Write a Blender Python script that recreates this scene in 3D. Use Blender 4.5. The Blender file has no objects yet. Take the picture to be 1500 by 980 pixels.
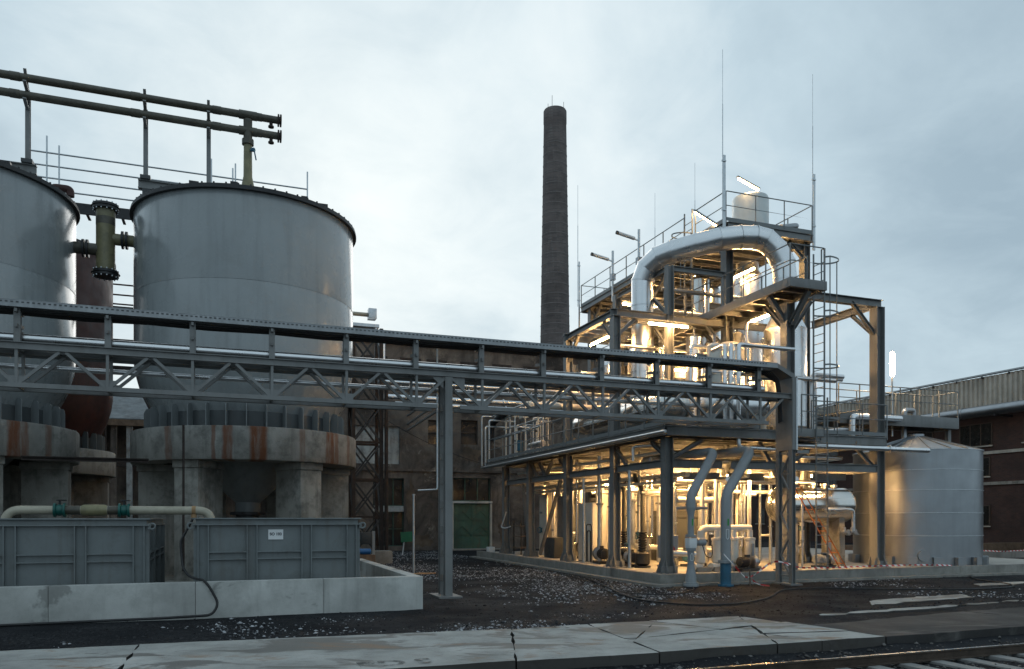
import bpy, bmesh, math, random
from mathutils import Vector as V, Matrix
R = math.radians
random.seed(7)
sc = bpy.context.scene
col = sc.collection

# ------------------------------------------------------------------ camera
cd = bpy.data.cameras.new('camera'); cam = bpy.data.objects.new('camera', cd); col.objects.link(cam)
cam.location = (0, 0, 2.0); cam.rotation_euler = (R(90), 0, 0)
cd.sensor_width = 36; cd.lens = 27.36; cd.shift_y = 0.1793; cd.clip_end = 3000
sc.camera = cam
# ------------------------------------------------------------------ view + world + sun
sc.view_settings.view_transform = 'Standard'; sc.view_settings.look = 'None'
sc.view_settings.exposure = 0.0; sc.view_settings.gamma = 1.0; sc.view_settings.use_curve_mapping = False
sc.cycles.use_denoising = True
sc.cycles.max_bounces = 7; sc.cycles.diffuse_bounces = 3; sc.cycles.glossy_bounces = 4
sc.cycles.sample_clamp_indirect = 4.0
sc.cycles.caustics_reflective = False; sc.cycles.caustics_refractive = False
SUN_EL, SUN_AZ = 24.0, -14.0          # behind the plant, a little left of the view axis
world = bpy.data.worlds.new('World'); sc.world = world; world.use_nodes = True
nt = world.node_tree; N = nt.nodes; Lk = nt.links; N.clear()
def wn(t, **k):
    n = N.new(t)
    for a, b in k.items(): setattr(n, a, b)
    return n
def wmath(op, a, b=None, clamp=False):
    n = wn('ShaderNodeMath', operation=op); n.use_clamp = clamp
    for i, s in enumerate((a, b)):
        if s is None: continue
        if isinstance(s, (int, float)): n.inputs[i].default_value = s
        else: Lk.new(s, n.inputs[i])
    return n.outputs[0]
tc = wn('ShaderNodeTexCoord'); sep = wn('ShaderNodeSeparateXYZ'); Lk.new(tc.outputs['Generated'], sep.inputs[0])
den = wmath('ADD', wmath('MAXIMUM', sep.outputs[2], 0.0), 0.30)
comb = wn('ShaderNodeCombineXYZ')
Lk.new(wmath('DIVIDE', sep.outputs[0], den), comb.inputs[0]); Lk.new(wmath('DIVIDE', sep.outputs[1], den), comb.inputs[1])
n1 = wn('ShaderNodeTexNoise'); n1.inputs['Scale'].default_value = 1.25; n1.inputs['Detail'].default_value = 7
n1.inputs['Roughness'].default_value = 0.56; n1.inputs['Distortion'].default_value = 0.35; Lk.new(comb.outputs[0], n1.inputs['Vector'])
n2 = wn('ShaderNodeTexNoise'); n2.inputs['Scale'].default_value = 4.5; n2.inputs['Detail'].default_value = 6
n2.inputs['Roughness'].default_value = 0.6; n2.inputs['Distortion'].default_value = 0.6; Lk.new(comb.outputs[0], n2.inputs['Vector'])
cl = wmath('ADD', wmath('MULTIPLY', n1.outputs['Fac'], 0.72), wmath('MULTIPLY', n2.outputs['Fac'], 0.28))
mr = wn('ShaderNodeMapRange'); mr.inputs[1].default_value = 0.38; mr.inputs[2].default_value = 0.62
Lk.new(cl, mr.inputs[0])
dotn = wn('ShaderNodeVectorMath', operation='DOT_PRODUCT'); Lk.new(tc.outputs['Generated'], dotn.inputs[0])
g = V((-0.11, 1.0, 0.29)).normalized(); dotn.inputs[1].default_value = g
gl = wn('ShaderNodeMapRange', interpolation_type='SMOOTHSTEP'); gl.inputs[1].default_value = 0.80; gl.inputs[2].default_value = 1.0
Lk.new(dotn.outputs['Value'], gl.inputs[0])
fac = wmath('ADD', wmath('MULTIPLY', mr.outputs[0], 0.46), wmath('MULTIPLY', gl.outputs[0], 0.50), True)
ramp = wn('ShaderNodeValToRGB'); Lk.new(fac, ramp.inputs[0])
ce = ramp.color_ramp; ce.elements[0].position = 0.0; ce.elements[0].color = (0.29, 0.385, 0.455, 1)
ce.elements[1].position = 1.0; ce.elements[1].color = (0.72, 0.785, 0.80, 1)
e = ce.elements.new(0.45); e.color = (0.44, 0.55, 0.615, 1)
e = ce.elements.new(0.75); e.color = (0.60, 0.69, 0.73, 1)
sky = wn('ShaderNodeTexSky', sky_type='NISHITA'); sky.sun_disc = False
sky.sun_elevation = R(SUN_EL); sky.sun_rotation = R(SUN_AZ); sky.air_density = 1.2; sky.dust_density = 2.0
b1 = wn('ShaderNodeBackground'); b1.inputs[1].default_value = 0.05; Lk.new(sky.outputs[0], b1.inputs[0])
b2 = wn('ShaderNodeBackground'); b2.inputs[1].default_value = 1.31; Lk.new(ramp.outputs[0], b2.inputs[0])
mx = wn('ShaderNodeMixShader'); mx.inputs[0].default_value = 0.92
Lk.new(b1.outputs[0], mx.inputs[1]); Lk.new(b2.outputs[0], mx.inputs[2])
wo = wn('ShaderNodeOutputWorld'); Lk.new(mx.outputs[0], wo.inputs[0])
sd = bpy.data.lights.new('sun', 'SUN'); sun = bpy.data.objects.new('sun', sd); col.objects.link(sun)
sd.energy = 0.5; sd.angle = R(40); sd.color = (1.0, 0.95, 0.88)
tosun = V((math.sin(R(SUN_AZ)) * math.cos(R(SUN_EL)), math.cos(R(SUN_AZ)) * math.cos(R(SUN_EL)), math.sin(R(SUN_EL))))
sun.rotation_euler = tosun.to_track_quat('Z', 'Y').to_euler(); sun.location = tosun * 60

# ------------------------------------------------------------------ site frame: a to the right along the plant front, b into the depth
TH = math.atan2(.3442, .9388); C0 = (4.38, 23.0)
cT, sT = math.cos(TH), math.sin(TH)
def W(a, b, z=0.0): return V((C0[0] + a * cT - b * sT, C0[1] + a * sT + b * cT, z))

# ------------------------------------------------------------------ materials
MATS = {}
def srgb(r, g, b):
    f = lambda c: (c / 255 / 12.92) if c / 255 < .04045 else ((c / 255 + .055) / 1.055) ** 2.4
    return (f(r), f(g), f(b))
class NT:
    def __init__(s, name):
        s.m = bpy.data.materials.new(name); s.m.use_nodes = True; s.t = s.m.node_tree; s.n = s.t.nodes; s.l = s.t.links
        s.b = s.n['Principled BSDF']; MATS[name] = s.m
    def new(s, t, **k):
        n = s.n.new(t)
        for a, b in k.items(): setattr(n, a, b)
        return n
    def put(s, sock, v):
        if isinstance(v, (int, float)): sock.default_value = v
        elif isinstance(v, (tuple, list)): sock.default_value = tuple(v) + ((1,) if len(sock.default_value) == 4 and len(v) == 3 else ())
        else: s.l.new(v, sock)
    def math(s, op, a, b=None, clamp=False):
        n = s.new('ShaderNodeMath', operation=op); n.use_clamp = clamp; s.put(n.inputs[0], a)
        if b is not None: s.put(n.inputs[1], b)
        return n.outputs[0]
    def coord(s, scale=(1, 1, 1), kind='pos'):
        if kind == 'pos': o = s.new('ShaderNodeNewGeometry').outputs['Position']
        else: o = s.new('ShaderNodeTexCoord').outputs['Object']
        if scale != (1, 1, 1):
            mp = s.new('ShaderNodeMapping'); mp.inputs['Scale'].default_value = scale; s.l.new(o, mp.inputs[0]); o = mp.outputs[0]
        return o
    def noise(s, scale, detail=4, rough=.55, vec=None, dist=0.0):
        n = s.new('ShaderNodeTexNoise'); n.inputs['Scale'].default_value = scale; n.inputs['Detail'].default_value = detail
        n.inputs['Roughness'].default_value = rough; n.inputs['Distortion'].default_value = dist
        s.l.new(vec if vec is not None else s.coord(), n.inputs['Vector']); return n.outputs['Fac']
    def rng(s, v, a, b, c=0.0, d=1.0, smooth=False):
        n = s.new('ShaderNodeMapRange'); n.inputs[1].default_value = a; n.inputs[2].default_value = b
        n.inputs[3].default_value = c; n.inputs[4].default_value = d
        if smooth: n.interpolation_type = 'SMOOTHSTEP'
        s.l.new(v, n.inputs[0]); return n.outputs[0]
    def mix(s, f, a, b, mode='MIX'):
        n = s.new('ShaderNodeMix', data_type='RGBA', blend_type=mode); s.put(n.inputs[0], f); s.put(n.inputs[6], a); s.put(n.inputs[7], b); return n.outputs[2]
    def bump(s, h, strength=.3, dist=.02):
        n = s.new('ShaderNodeBump'); n.inputs['Strength'].default_value = strength; n.inputs['Distance'].default_value = dist
        s.l.new(h, n.inputs['Height']); s.l.new(n.outputs[0], s.b.inputs['Normal'])
def pm(name, c, rough=.5, metal=0.0, var=.18, scale=1.5, bump=0.0, bscale=40, dirt=None, dirt_amt=.5, streak=None, streak_amt=.5, rvar=.12, coat=0.0):
    t = NT(name)
    n = t.noise(scale, 6, .6)
    lo = tuple(x * (1 - var) for x in c); hi = tuple(min(1, x * (1 + var)) for x in c)
    o = t.mix(t.rng(n, .3, .7), lo, hi)
    if dirt: o = t.mix(t.rng(t.noise(scale * 2.3, 8, .65, dist=.5), .52, .70, 0, dirt_amt), o, dirt)
    if streak: o = t.mix(t.rng(t.noise(1.0, 5, .6, t.coord((5, 5, .35))), .50, .72, 0, streak_amt), o, streak)
    t.put(t.b.inputs['Base Color'], o); t.b.inputs['Metallic'].default_value = metal
    t.put(t.b.inputs['Roughness'], t.rng(t.noise(scale * 3, 4), .3, .7, max(.03, rough - rvar), min(1, rough + rvar)))
    t.b.inputs['Coat Weight'].default_value = coat; t.b.inputs['Coat Roughness'].default_value = .15
    if bump: t.bump(t.noise(bscale, 6, .65), bump, .01)
    return t.m
STEEL = pm('steel_paint', (.205, .21, .208), .42, 0, .12, .8, .05, 60, dirt=(.10, .09, .08), dirt_amt=.35, streak=(.085, .085, .08), streak_amt=.35)
STEELD = pm('dark_steel_paint', (.05, .055, .058), .5, 0, .2, 1.2)
RAILM = pm('rail_paint', (.19, .205, .21), .4, .0, .1, 2.0)
GALVD = pm('dull_galvanized', (.30, .315, .325), .45, .7, .12, 4.0)
GALV = pm('galvanized_steel', (.55, .58, .60), .38, .85, .12, 6.0)
ALU = pm('aluminium_cladding', (.74, .75, .76), .30, 1.0, .05, 1.2, 0, 6, rvar=.05)
ALUD = pm('dull_aluminium', (.36, .38, .40), .40, 1.0, .10, .7, 0, 8, streak=(.29, .305, .315), streak_amt=.4, rvar=.08)
STAIN = pm('stainless_steel', (.66, .65, .62), .20, 1.0, .05, .9, 0, 5, rvar=.04)
TANKP = pm('tank_paint', (.275, .30, .308), .27, 0, .07, .5, .02, 14, streak=(.185, .20, .205), streak_amt=.6, dirt=(.225, .235, .232), dirt_amt=.5, rvar=.05, coat=.6)
CONTP = pm('container_paint', (.165, .186, .189), .42, 0, .12, 1.1, .05, 40, dirt=(.11, .115, .11), dirt_amt=.6, streak=(.105, .093, .078), streak_amt=.5)
REDT = pm('red_oxide', (.050, .016, .012), .6, 0, .35, .6, .1, 20, dirt=(.022, .012, .010), dirt_amt=.8, streak=(.016, .010, .009), streak_amt=.7)
FIN = pm('fin_paint', (.20, .22, .226), .4, 0, .12, 1.0, .04, 20, streak=(.12, .125, .125), streak_amt=.5)
FIND = pm('recess_shade_paint', (.07, .08, .084), .4, 0, .15, 1.0, .04, 20, streak=(.06, .06, .058), streak_amt=.6)  # skirt coloured dark so the gaps between fins carry the recess shade
RUST = pm('rusty_steel', (.036, .026, .022), .8, 0, .4, 3.0, .3, 40, dirt=(.03, .025, .023), dirt_amt=.7)
BLACK = pm('black_rubber', (.018, .018, .019), .55, 0, .2, 5)
BLACKM = pm('black_metal', (.03, .031, .033), .45, .2, .2, 5)
FRPD = pm('dark_fibreglass', (.085, .078, .058), .45, 0, .35, 2.5, .1, 30, dirt=(.045, .045, .04), dirt_amt=.7)
FRPG = pm('olive_fibreglass', (.22, .20, .11), .42, 0, .25, 3.0, .08, 25, dirt=(.12, .10, .06), dirt_amt=.6)
FRPC = pm('pale_fibreglass', (.40, .37, .29), .42, 0, .14, 3.0, .05, 25, dirt=(.25, .22, .16), dirt_amt=.5)
CREAM = pm('cream_insulation', (.74, .70, .62), .5, 0, .1, 3)
PIPEG = pm('grey_pipe_paint', (.29, .31, .32), .40, 0, .1, 2)
BLUEP = pm('blue_paint', (.03, .125, .20), .55, 0, .25, 3, .1, 30, dirt=(.05, .07, .08), dirt_amt=.6)
GREENV = pm('green_valve', (.01, .10, .085), .45, 0, .2, 4)
ORANGE = pm('orange_wood', (.42, .13, .03), .6, 0, .3, 4, .1, 30)
WHITEP = pm('white_plastic', (.75, .76, .76), .5, 0, .04, 4)
INK = pm('dark_ink', (.05, .06, .075), .6, 0, .1, 4)
REDP = pm('red_plastic', (.50, .03, .025), .45, 0, .1, 4)
GREENS = pm('green_sign_paint', (.02, .18, .09), .5, 0, .15, 4)
GREEND = pm('green_door_paint', (.045, .105, .075), .6, 0, .35, .9, .1, 20, dirt=(.10, .055, .03), dirt_amt=.55, streak=(.03, .05, .04), streak_amt=.6)
WOOD = pm('weathered_wood', (.16, .11, .075), .8, 0, .35, 4, .3, 30)
CARD = pm('brown_cardboard', (.36, .22, .11), .8, 0, .2, 6)
GLASSD = pm('dirty_glass', (.020, .020, .019), .18, 0, .4, 1.6, dirt=(.07, .065, .055), dirt_amt=.6)
BLUETARP = pm('blue_plastic', (.02, .13, .36), .4, 0, .2, 4)
RAILIRON = pm('rail_iron', (.075, .055, .042), .55, .4, .3, 5, .1, 40)
RAILTOP = pm('worn_rail_head', (.45, .43, .41), .3, 1.0, .15, 3)
SLEEP = pm('concrete_sleeper', (.24, .235, .225), .85, 0, .2, 4, .2, 40)

def mk_concrete(name, c, dark, amt, scale=1.0, bump=.25, panel=False, rust=None):
    t = NT(name)
    o = t.mix(t.rng(t.noise(.7 * scale, 8, .62), .3, .7), tuple(x * .72 for x in c), tuple(x * 1.2 for x in c))
    o = t.mix(t.rng(t.noise(1.5 * scale, 9, .72, dist=.15), .47, .66, 0, amt), o, dark)
    o = t.mix(t.rng(t.noise(1.0, 5, .6, t.coord((3.2, 3.2, .3))), .52, .74, 0, amt * .8), o, tuple(x * .6 for x in dark))
    o = t.mix(t.rng(t.noise(45, 3, .7), .62, .75, 0, .55), o, tuple(x * .5 for x in dark))
    if panel: o = t.mix(t.rng(t.noise(.62, 7, .55, t.coord((1, 1, 1.6)), .35), .575, .60, 0, .62), o, tuple(x * .55 for x in dark))
    if rust:
        # rust runs down the ring at given bearings round the axis (object space)
        oc = t.coord(kind='obj'); sp = t.new('ShaderNodeSeparateXYZ'); t.l.new(oc, sp.inputs[0])
        ang = t.math('ARCTAN2', sp.outputs[1], sp.outputs[0])
        wob = t.math('MULTIPLY', t.math('SUBTRACT', t.noise(2.5, 5, .6, t.coord((1, 1, .5))), .5), .05)
        ang = t.math('ADD', ang, wob); tot = None
        for (deg, wid, am) in rust:
            d = t.math('ABSOLUTE', t.math('SUBTRACT', ang, R(deg)))
            k = t.rng(d, R(wid) * .55, R(wid), am, 0, True)
            tot = k if tot is None else t.math('MAXIMUM', tot, k)
        tot = t.math('MULTIPLY', tot, t.rng(t.noise(1.4, 6, .7, t.coord((4, 4, .6))), .32, .52, .35, 1), True)
        o = t.mix(tot, o, (.135, .045, .016))
    t.put(t.b.inputs['Base Color'], o)
    t.put(t.b.inputs['Roughness'], t.rng(t.noise(3, 4), .3, .7, .62, .92))
    t.bump(t.noise(22, 8, .7), bump, .02)
    return t.m
CONC = mk_concrete('basin_concrete', (.50, .505, .48), (.30, .305, .285), .55, 1.0, panel=True)
CONCP = mk_concrete('plinth_concrete', (.27, .26, .235), (.15, .14, .125), .6, 1.5)
CONCF = mk_concrete('lamplit_floor_concrete', (.42, .40, .36), (.24, .22, .19), .5, 1.5)  # paler than the plinth: the lamp-lit brightness is put into the floor colour
CONCO = mk_concrete('old_concrete', (.31, .30, .27), (.10, .095, .085), .8, 1.3, .45)
RUSTR = [(-107, 1.3, .7), (-100.5, 3.0, .9), (-86.5, 5.0, 1.0), (-65, 2.0, .5), (-47.5, 3.6, .95), (-42.5, 2.2, .7), (-130, 2.5, .6), (-30, 2.5, .6)]
CONCR = mk_concrete('rust_stained_concrete', (.27, .264, .242), (.10, .097, .088), .8, 1.2, .45, rust=RUSTR)

def mk_strip():
    t = NT('worn_slab_concrete')
    o = t.mix(t.rng(t.noise(.8, 9, .68), .36, .64), (.28, .28, .264), (.46, .46, .437))
    st = t.rng(t.noise(.42, 9, .62, t.coord((1, 1.9, 1)), .9), .525, .565)
    o = t.mix(t.math('MULTIPLY', st, .8), o, (.13, .122, .11))
    o = t.mix(t.rng(t.noise(.7, 8, .66, t.coord((.7, 1.6, 1)), .8), .575, .66, 0, .75), o, (.27, .175, .11))
    o = t.mix(t.rng(t.noise(2.6, 9, .75, t.coord((1, 2.2, 1)), .5), .56, .66, 0, .6), o, (.15, .145, .135))
    o = t.mix(t.rng(t.noise(60, 3, .7), .60, .72, 0, .75), o, (.05, .048, .044))
    o = t.mix(t.rng(t.noise(11, 7, .78), .64, .71, 0, .75), o, (.07, .066, .06))
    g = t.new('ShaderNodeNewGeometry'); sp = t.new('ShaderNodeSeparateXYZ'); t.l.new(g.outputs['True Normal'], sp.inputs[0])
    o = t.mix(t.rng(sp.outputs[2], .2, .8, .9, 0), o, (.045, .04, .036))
    t.put(t.b.inputs['Base Color'], o); t.b.inputs['Specular IOR Level'].default_value = .3
    t.put(t.b.inputs['Roughness'], t.rng(st, 0, 1, .88, .6))
    t.bump(t.noise(30, 8, .75), .5, .015)
    return t.m
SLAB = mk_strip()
def mk_ground():
    t = NT('dark_gravel_ground')
    o = t.mix(t.rng(t.noise(.35, 6, .6), .3, .7), (.0095, .0103, .0125), (.021, .0225, .026))
    v = t.new('ShaderNodeTexVoronoi'); v.inputs['Scale'].default_value = 26; t.l.new(t.coord(), v.inputs['Vector'])
    bw = t.new('ShaderNodeRGBToBW'); t.l.new(v.outputs['Color'], bw.inputs[0])
    f = t.math('MULTIPLY', t.rng(bw.outputs[0], .62, .95), t.rng(t.noise(.5, 5, .6), .42, .62))
    o = t.mix(t.math('MULTIPLY', f, .75), o, (.10, .10, .105))
    o = t.mix(t.rng(t.noise(.25, 5, .6), .55, .7, 0, .4), o, (.022, .019, .019))
    t.put(t.b.inputs['Base Color'], o)
    t.put(t.b.inputs['Roughness'], t.rng(t.noise(.8, 5), .35, .65, .65, .95))
    t.b.inputs['Specular IOR Level'].default_value = .12
    h = t.math('ADD', t.math('MULTIPLY', v.outputs['Distance'], -1.0), t.noise(60, 6, .7))
    t.bump(h, .8, .02)
    return t.m
GROUND = mk_ground()
def mk_asph():
    t = NT('worn_asphalt')
    o = t.mix(t.rng(t.noise(.5, 7, .6), .3, .7), (.035, .034, .034), (.070, .068, .066))
    o = t.mix(t.rng(t.noise(1.1, 7, .6, t.coord((.5, 1.5, 1)), .5), .56, .66, 0, .55), o, (.17, .165, .155))
    o = t.mix(t.rng(t.noise(70, 3, .7), .58, .7, 0, .5), o, (.10, .10, .095))
    t.b.inputs['Specular IOR Level'].default_value = .2; t.put(t.b.inputs['Base Color'], o); t.put(t.b.inputs['Roughness'], t.rng(t.noise(.9, 5), .35, .65, .55, .85))
    t.bump(t.noise(50, 8, .75), .5, .015); return t.m
ASPH = mk_asph()
def mk_stones(name, lo, hi):
    t = NT(name); g = t.new('ShaderNodeNewGeometry')
    o = t.mix(g.outputs['Random Per Island'], lo, hi); t.put(t.b.inputs['Base Color'], o); t.b.inputs['Roughness'].default_value = .8; t.b.inputs['Specular IOR Level'].default_value = .2; return t.m
STONEL = mk_stones('pale_stones', (.06, .062, .068), (.50, .51, .53))
STONED = mk_stones('dark_stones', (.009, .009, .010), (.042, .042, .045))
def mk_plaster():
    t = NT('sooty_brown_plaster')
    o = t.mix(t.rng(t.noise(.42, 9, .68, dist=.5), .36, .64), (.045, .038, .034), (.22, .185, .155))
    o = t.mix(t.rng(t.noise(.8, 8, .7, dist=.8), .57, .66, 0, .7), o, (.27, .225, .18))
    o = t.mix(t.rng(t.noise(1.0, 6, .62, t.coord((1.8, 1.8, .22))), .50, .72, 0, .75), o, (.03, .025, .022))
    o = t.mix(t.rng(t.noise(.5, 8, .7, dist=1.2), .64, .69, 0, .85), o, (.36, .33, .29))
    t.put(t.b.inputs['Base Color'], o); t.b.inputs['Roughness'].default_value = .9
    t.bump(t.math('ADD', t.noise(3, 8, .7), t.noise(20, 6, .7)), .55, .05); return t.m
PLAST = mk_plaster()
WHITEW = mk_concrete('peeling_white_wall', (.42, .45, .45), (.12, .10, .085), .8, .9)
def mk_brick(name, c1, c2, mortar, sc_=1.0, dirt=.6):
    t = NT(name)
    b = t.new('ShaderNodeTexBrick'); b.inputs['Scale'].default_value = 1.0
    b.inputs['Brick Width'].default_value = .26 * sc_; b.inputs['Row Height'].default_value = .08 * sc_; b.inputs['Mortar Size'].default_value = .008 * sc_
    b.inputs['Color1'].default_value = c1 + (1,); b.inputs['Color2'].default_value = c2 + (1,); b.inputs['Mortar'].default_value = mortar + (1,)
    sp = t.new('ShaderNodeSeparateXYZ'); t.l.new(t.coord(kind='obj'), sp.inputs[0]); cb = t.new('ShaderNodeCombineXYZ')
    t.l.new(t.math('ADD', sp.outputs[0], sp.outputs[1]), cb.inputs[0]); t.l.new(sp.outputs[2], cb.inputs[1])
    t.l.new(cb.outputs[0], b.inputs['Vector'])
    o = t.mix(t.rng(t.noise(.5, 7, .65), .42, .66, 0, dirt), b.outputs['Color'], (.016, .013, .012))
    t.put(t.b.inputs['Base Color'], o); t.b.inputs['Roughness'].default_value = .9
    t.bump(t.math('ADD', b.outputs['Fac'], t.noise(12, 5)), -.35, .02); return t.m
BRICKR = mk_brick('dark_red_brick', (.085, .040, .032), (.055, .030, .026), (.075, .064, .058))
BRICKC = mk_brick('chimney_brick', (.18, .145, .135), (.12, .103, .10), (.19, .17, .16), 1.6, .45)
ASBEST = mk_concrete('fibre_cement', (.50, .475, .42), (.30, .275, .23), .45, 1.2, .1)
SLATE = pm('old_slate', (.13, .15, .16), .7, 0, .35, 1.2, .4, 12, dirt=(.07, .07, .065), dirt_amt=.7)
def mk_emit(name, c, s):
    t = NT(name); t.put(t.b.inputs['Base Color'], (.8, .8, .8)); t.put(t.b.inputs['Emission Color'], c); t.b.inputs['Emission Strength'].default_value = s; return t.m
GLOW = mk_emit('lamp_tube_glow', (1.0, .57, .215), 200)
GLOWS = mk_emit('soft_tube_glow', (1.0, .62, .28), 60)
GLOWB = mk_emit('bright_tube_glow', (1.0, .57, .215), 420)
GLOWP = mk_emit('mast_lamp_glow', (1.0, .68, .38), 330)

# ------------------------------------------------------------------ mesh builder (site frame, axis aligned)
class MB:
    def __init__(s): s.v = []; s.f = []
    def add(s, vs, fs):
        o = len(s.v); s.v += [V(x) for x in vs]; s.f += [tuple(i + o for i in f) for f in fs]; return s
    def box(s, x0, x1, y0, y1, z0, z1):
        return s.add([(x0, y0, z0), (x1, y0, z0), (x1, y1, z0), (x0, y1, z0), (x0, y0, z1), (x1, y0, z1), (x1, y1, z1), (x0, y1, z1)],
                     [(0, 3, 2, 1), (4, 5, 6, 7), (0, 1, 5, 4), (1, 2, 6, 5), (2, 3, 7, 6), (3, 0, 4, 7)])
    def prof(s, p, q, pr, up=(0, 0, 1)):
        p, q = V(p), V(q); d = (q - p).normalized(); up = V(up)
        if abs(d.dot(up)) > .98: up = V((0, 1, 0)) if abs(d.y) < .9 else V((1, 0, 0))
        x = d.cross(up).normalized(); y = x.cross(d).normalized(); n = len(pr)
        vs = [p + x * a + y * b for a, b in pr] + [q + x * a + y * b for a, b in pr]
        fs = [(i, (i + 1) % n, n + (i + 1) % n, n + i) for i in range(n)] + [tuple(range(n - 1, -1, -1)), tuple(range(n, 2 * n))]
        return s.add(vs, fs)
    def bar(s, p, q, w, h=None, up=(0, 0, 1)):
        h = h or w; return s.prof(p, q, [(-w / 2, -h / 2), (w / 2, -h / 2), (w / 2, h / 2), (-w / 2, h / 2)], up)
    def hb(s, p, q, w, h, tf=.03, tw=.02, up=(0, 0, 1)):   # H section: flanges across x, web along y
        a, b = w / 2, h / 2
        return s.prof(p, q, [(-a, -b), (a, -b), (a, -b + tf), (tw / 2, -b + tf), (tw / 2, b - tf), (a, b - tf), (a, b), (-a, b), (-a, b - tf), (-tw / 2, b - tf), (-tw / 2, -b + tf), (-a, -b + tf)], up)
    def rings(s, pts, r, seg):
        pts = [V(p) for p in pts]; n = len(pts); ds = [(pts[i + 1] - pts[i]).normalized() for i in range(n - 1)]
        d = ds[0]; u = d.cross(V((0, 0, 1)));
        if u.length < .05: u = d.cross(V((0, 1, 0)))
        u.normalize(); out = []
        for i in range(n):
            din = ds[max(0, i - 1)]; dout = ds[min(i, n - 2)]
            u = (u - din * u.dot(din)).normalized(); w = din.cross(u)
            nn = (din + dout); nn = nn.normalized() if nn.length > .01 else din
            rr = r[i] if isinstance(r, (list, tuple)) else r; ring = []
            for k in range(seg):
                t = 2 * math.pi * k / seg; o = (u * math.cos(t) + w * math.sin(t)) * rr
                k_ = din.dot(nn); o2 = o - din * (o.dot(nn) / k_) if abs(k_) > .2 else o
                ring.append(pts[i] + o2)
            out.append(ring)
        return out
    def tube(s, pts, r, seg=12, caps=True):
        rg = s.rings(pts, r, seg); vs = [p for a in rg for p in a]; n = len(rg)
        fs = [(i * seg + k, i * seg + (k + 1) % seg, (i + 1) * seg + (k + 1) % seg, (i + 1) * seg + k) for i in range(n - 1) for k in range(seg)]
        if caps: fs += [tuple(range(seg - 1, -1, -1)), tuple((n - 1) * seg + k for k in range(seg))]
        return s.add(vs, fs)
    def lathe(s, c, prof, seg=32, axis=(0, 0, 1), caps=True, a0=0.0):
        d = V(axis).normalized(); u = V((1, 0, 0)) if abs(d.x) < .9 else V((0, 1, 0)); u = (u - d * u.dot(d)).normalized(); w = d.cross(u); c = V(c)
        vs = []; n = len(prof)
        for r, h in prof:
            for k in range(seg):
                t = 2 * math.pi * k / seg + a0; vs.append(c + d * h + (u * math.cos(t) + w * math.sin(t)) * max(r, 1e-4))
        fs = [(i * seg + k, i * seg + (k + 1) % seg, (i + 1) * seg + (k + 1) % seg, (i + 1) * seg + k) for i in range(n - 1) for k in range(seg)]
        if caps: fs += [tuple(range(seg - 1, -1, -1)), tuple((n - 1) * seg + k for k in range(seg))]
        return s.add(vs, fs)
    def poly(s, pts, z0, z1):
        n = len(pts); return s.add([(x, y, z0) for x, y in pts] + [(x, y, z1) for x, y in pts],
            [tuple(range(n - 1, -1, -1)), tuple(range(n, 2 * n))] + [(i, (i + 1) % n, n + (i + 1) % n, n + i) for i in range(n)])
def bend(pts, rad, n=5):
    pts = [V(p) for p in pts]; out = [pts[0]]
    for i in range(1, len(pts) - 1):
        p, a, b = pts[i], pts[i - 1], pts[i + 1]; d1 = (a - p); d2 = (b - p); r = min(rad, d1.length * .48, d2.length * .48)
        A = p + d1.normalized() * r; B = p + d2.normalized() * r
        for k in range(n + 1):
            t = k / n; out.append(A * (1 - t) ** 2 + p * 2 * t * (1 - t) + B * t * t)
    out.append(pts[-1]); return out
BASE = {}
def tag(o, label, cat, group=None):
    o['label'] = label; o['category'] = cat
    if group: o['group'] = group
    return o
def thing(name, base, label, cat, group=None):
    o = bpy.data.objects.new(name, None); col.objects.link(o); o.empty_display_size = .2
    b = V(base); o.location = W(*b); o.rotation_euler = (0, 0, TH); BASE[o.name] = b; return tag(o, label, cat, group)
def part(name, mb, mat, parent=None, base=None, smooth=True, bev=0.0, rec=True):
    me = bpy.data.meshes.new(name)
    b = BASE[parent.name] if parent else V(base if base is not None else (0, 0, 0))
    me.from_pydata([tuple(p - b) for p in mb.v], [], mb.f)
    if rec or bev:
        bm = bmesh.new(); bm.from_mesh(me); bmesh.ops.recalc_face_normals(bm, faces=bm.faces)
        if bev: bmesh.ops.bevel(bm, geom=[e for e in bm.edges if e.calc_face_angle(0) > .5], offset=bev, segments=2, affect='EDGES', profile=.6)
        bm.to_mesh(me); bm.free()
    if smooth:
        me.polygons.foreach_set('use_smooth', [True] * len(me.polygons)); me.set_sharp_from_angle(angle=R(38))
    me.materials.append(mat); o = bpy.data.objects.new(name, me); col.objects.link(o); BASE[o.name] = b
    if parent: o.parent = parent
    else: o.location = W(*b); o.rotation_euler = (0, 0, TH)
    return o
def solo(name, mb, mat, base, label, cat, group=None, **k): return tag(part(name, mb, mat, None, base, **k), label, cat, group)
def struct(name, mb, mat, base=(0, 0, 0), **k):
    o = part(name, mb, mat, None, base, **k); o['kind'] = 'structure'; return o
def stuffp(o): o['kind'] = 'stuff'; return o
def flange(mb, p, d, r, t=.05, seg=16):
    d = V(d).normalized(); mb.lathe(V(p) - d * t / 2, [(r, 0), (r, t)], seg, d); return mb
def pipe(name, label, pts, r, mat, cat='pipe', group=None, rad=None, fl=(), seg=14, flmat=None, n=5, supports=()):
    """one pipe run: Empty > pipe_run, flange ..."""
    P = bend(pts, rad if rad is not None else r * 2.2, n) if len(pts) > 2 else pts
    if not fl and not supports: return solo(name, MB().tube(P, r, seg), mat, pts[0], label, cat, group)
    t = thing(name, pts[0], label, cat, group); part('pipe_run', MB().tube(P, r, seg), mat, t)
    for p, d in fl: part('flange', flange(MB(), p, d, r * 1.55, r * .55), flmat or mat, t)
    for p, q, w in supports: part('pipe_support', MB().bar(p, q, w), STEEL, t)
    return t
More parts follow.
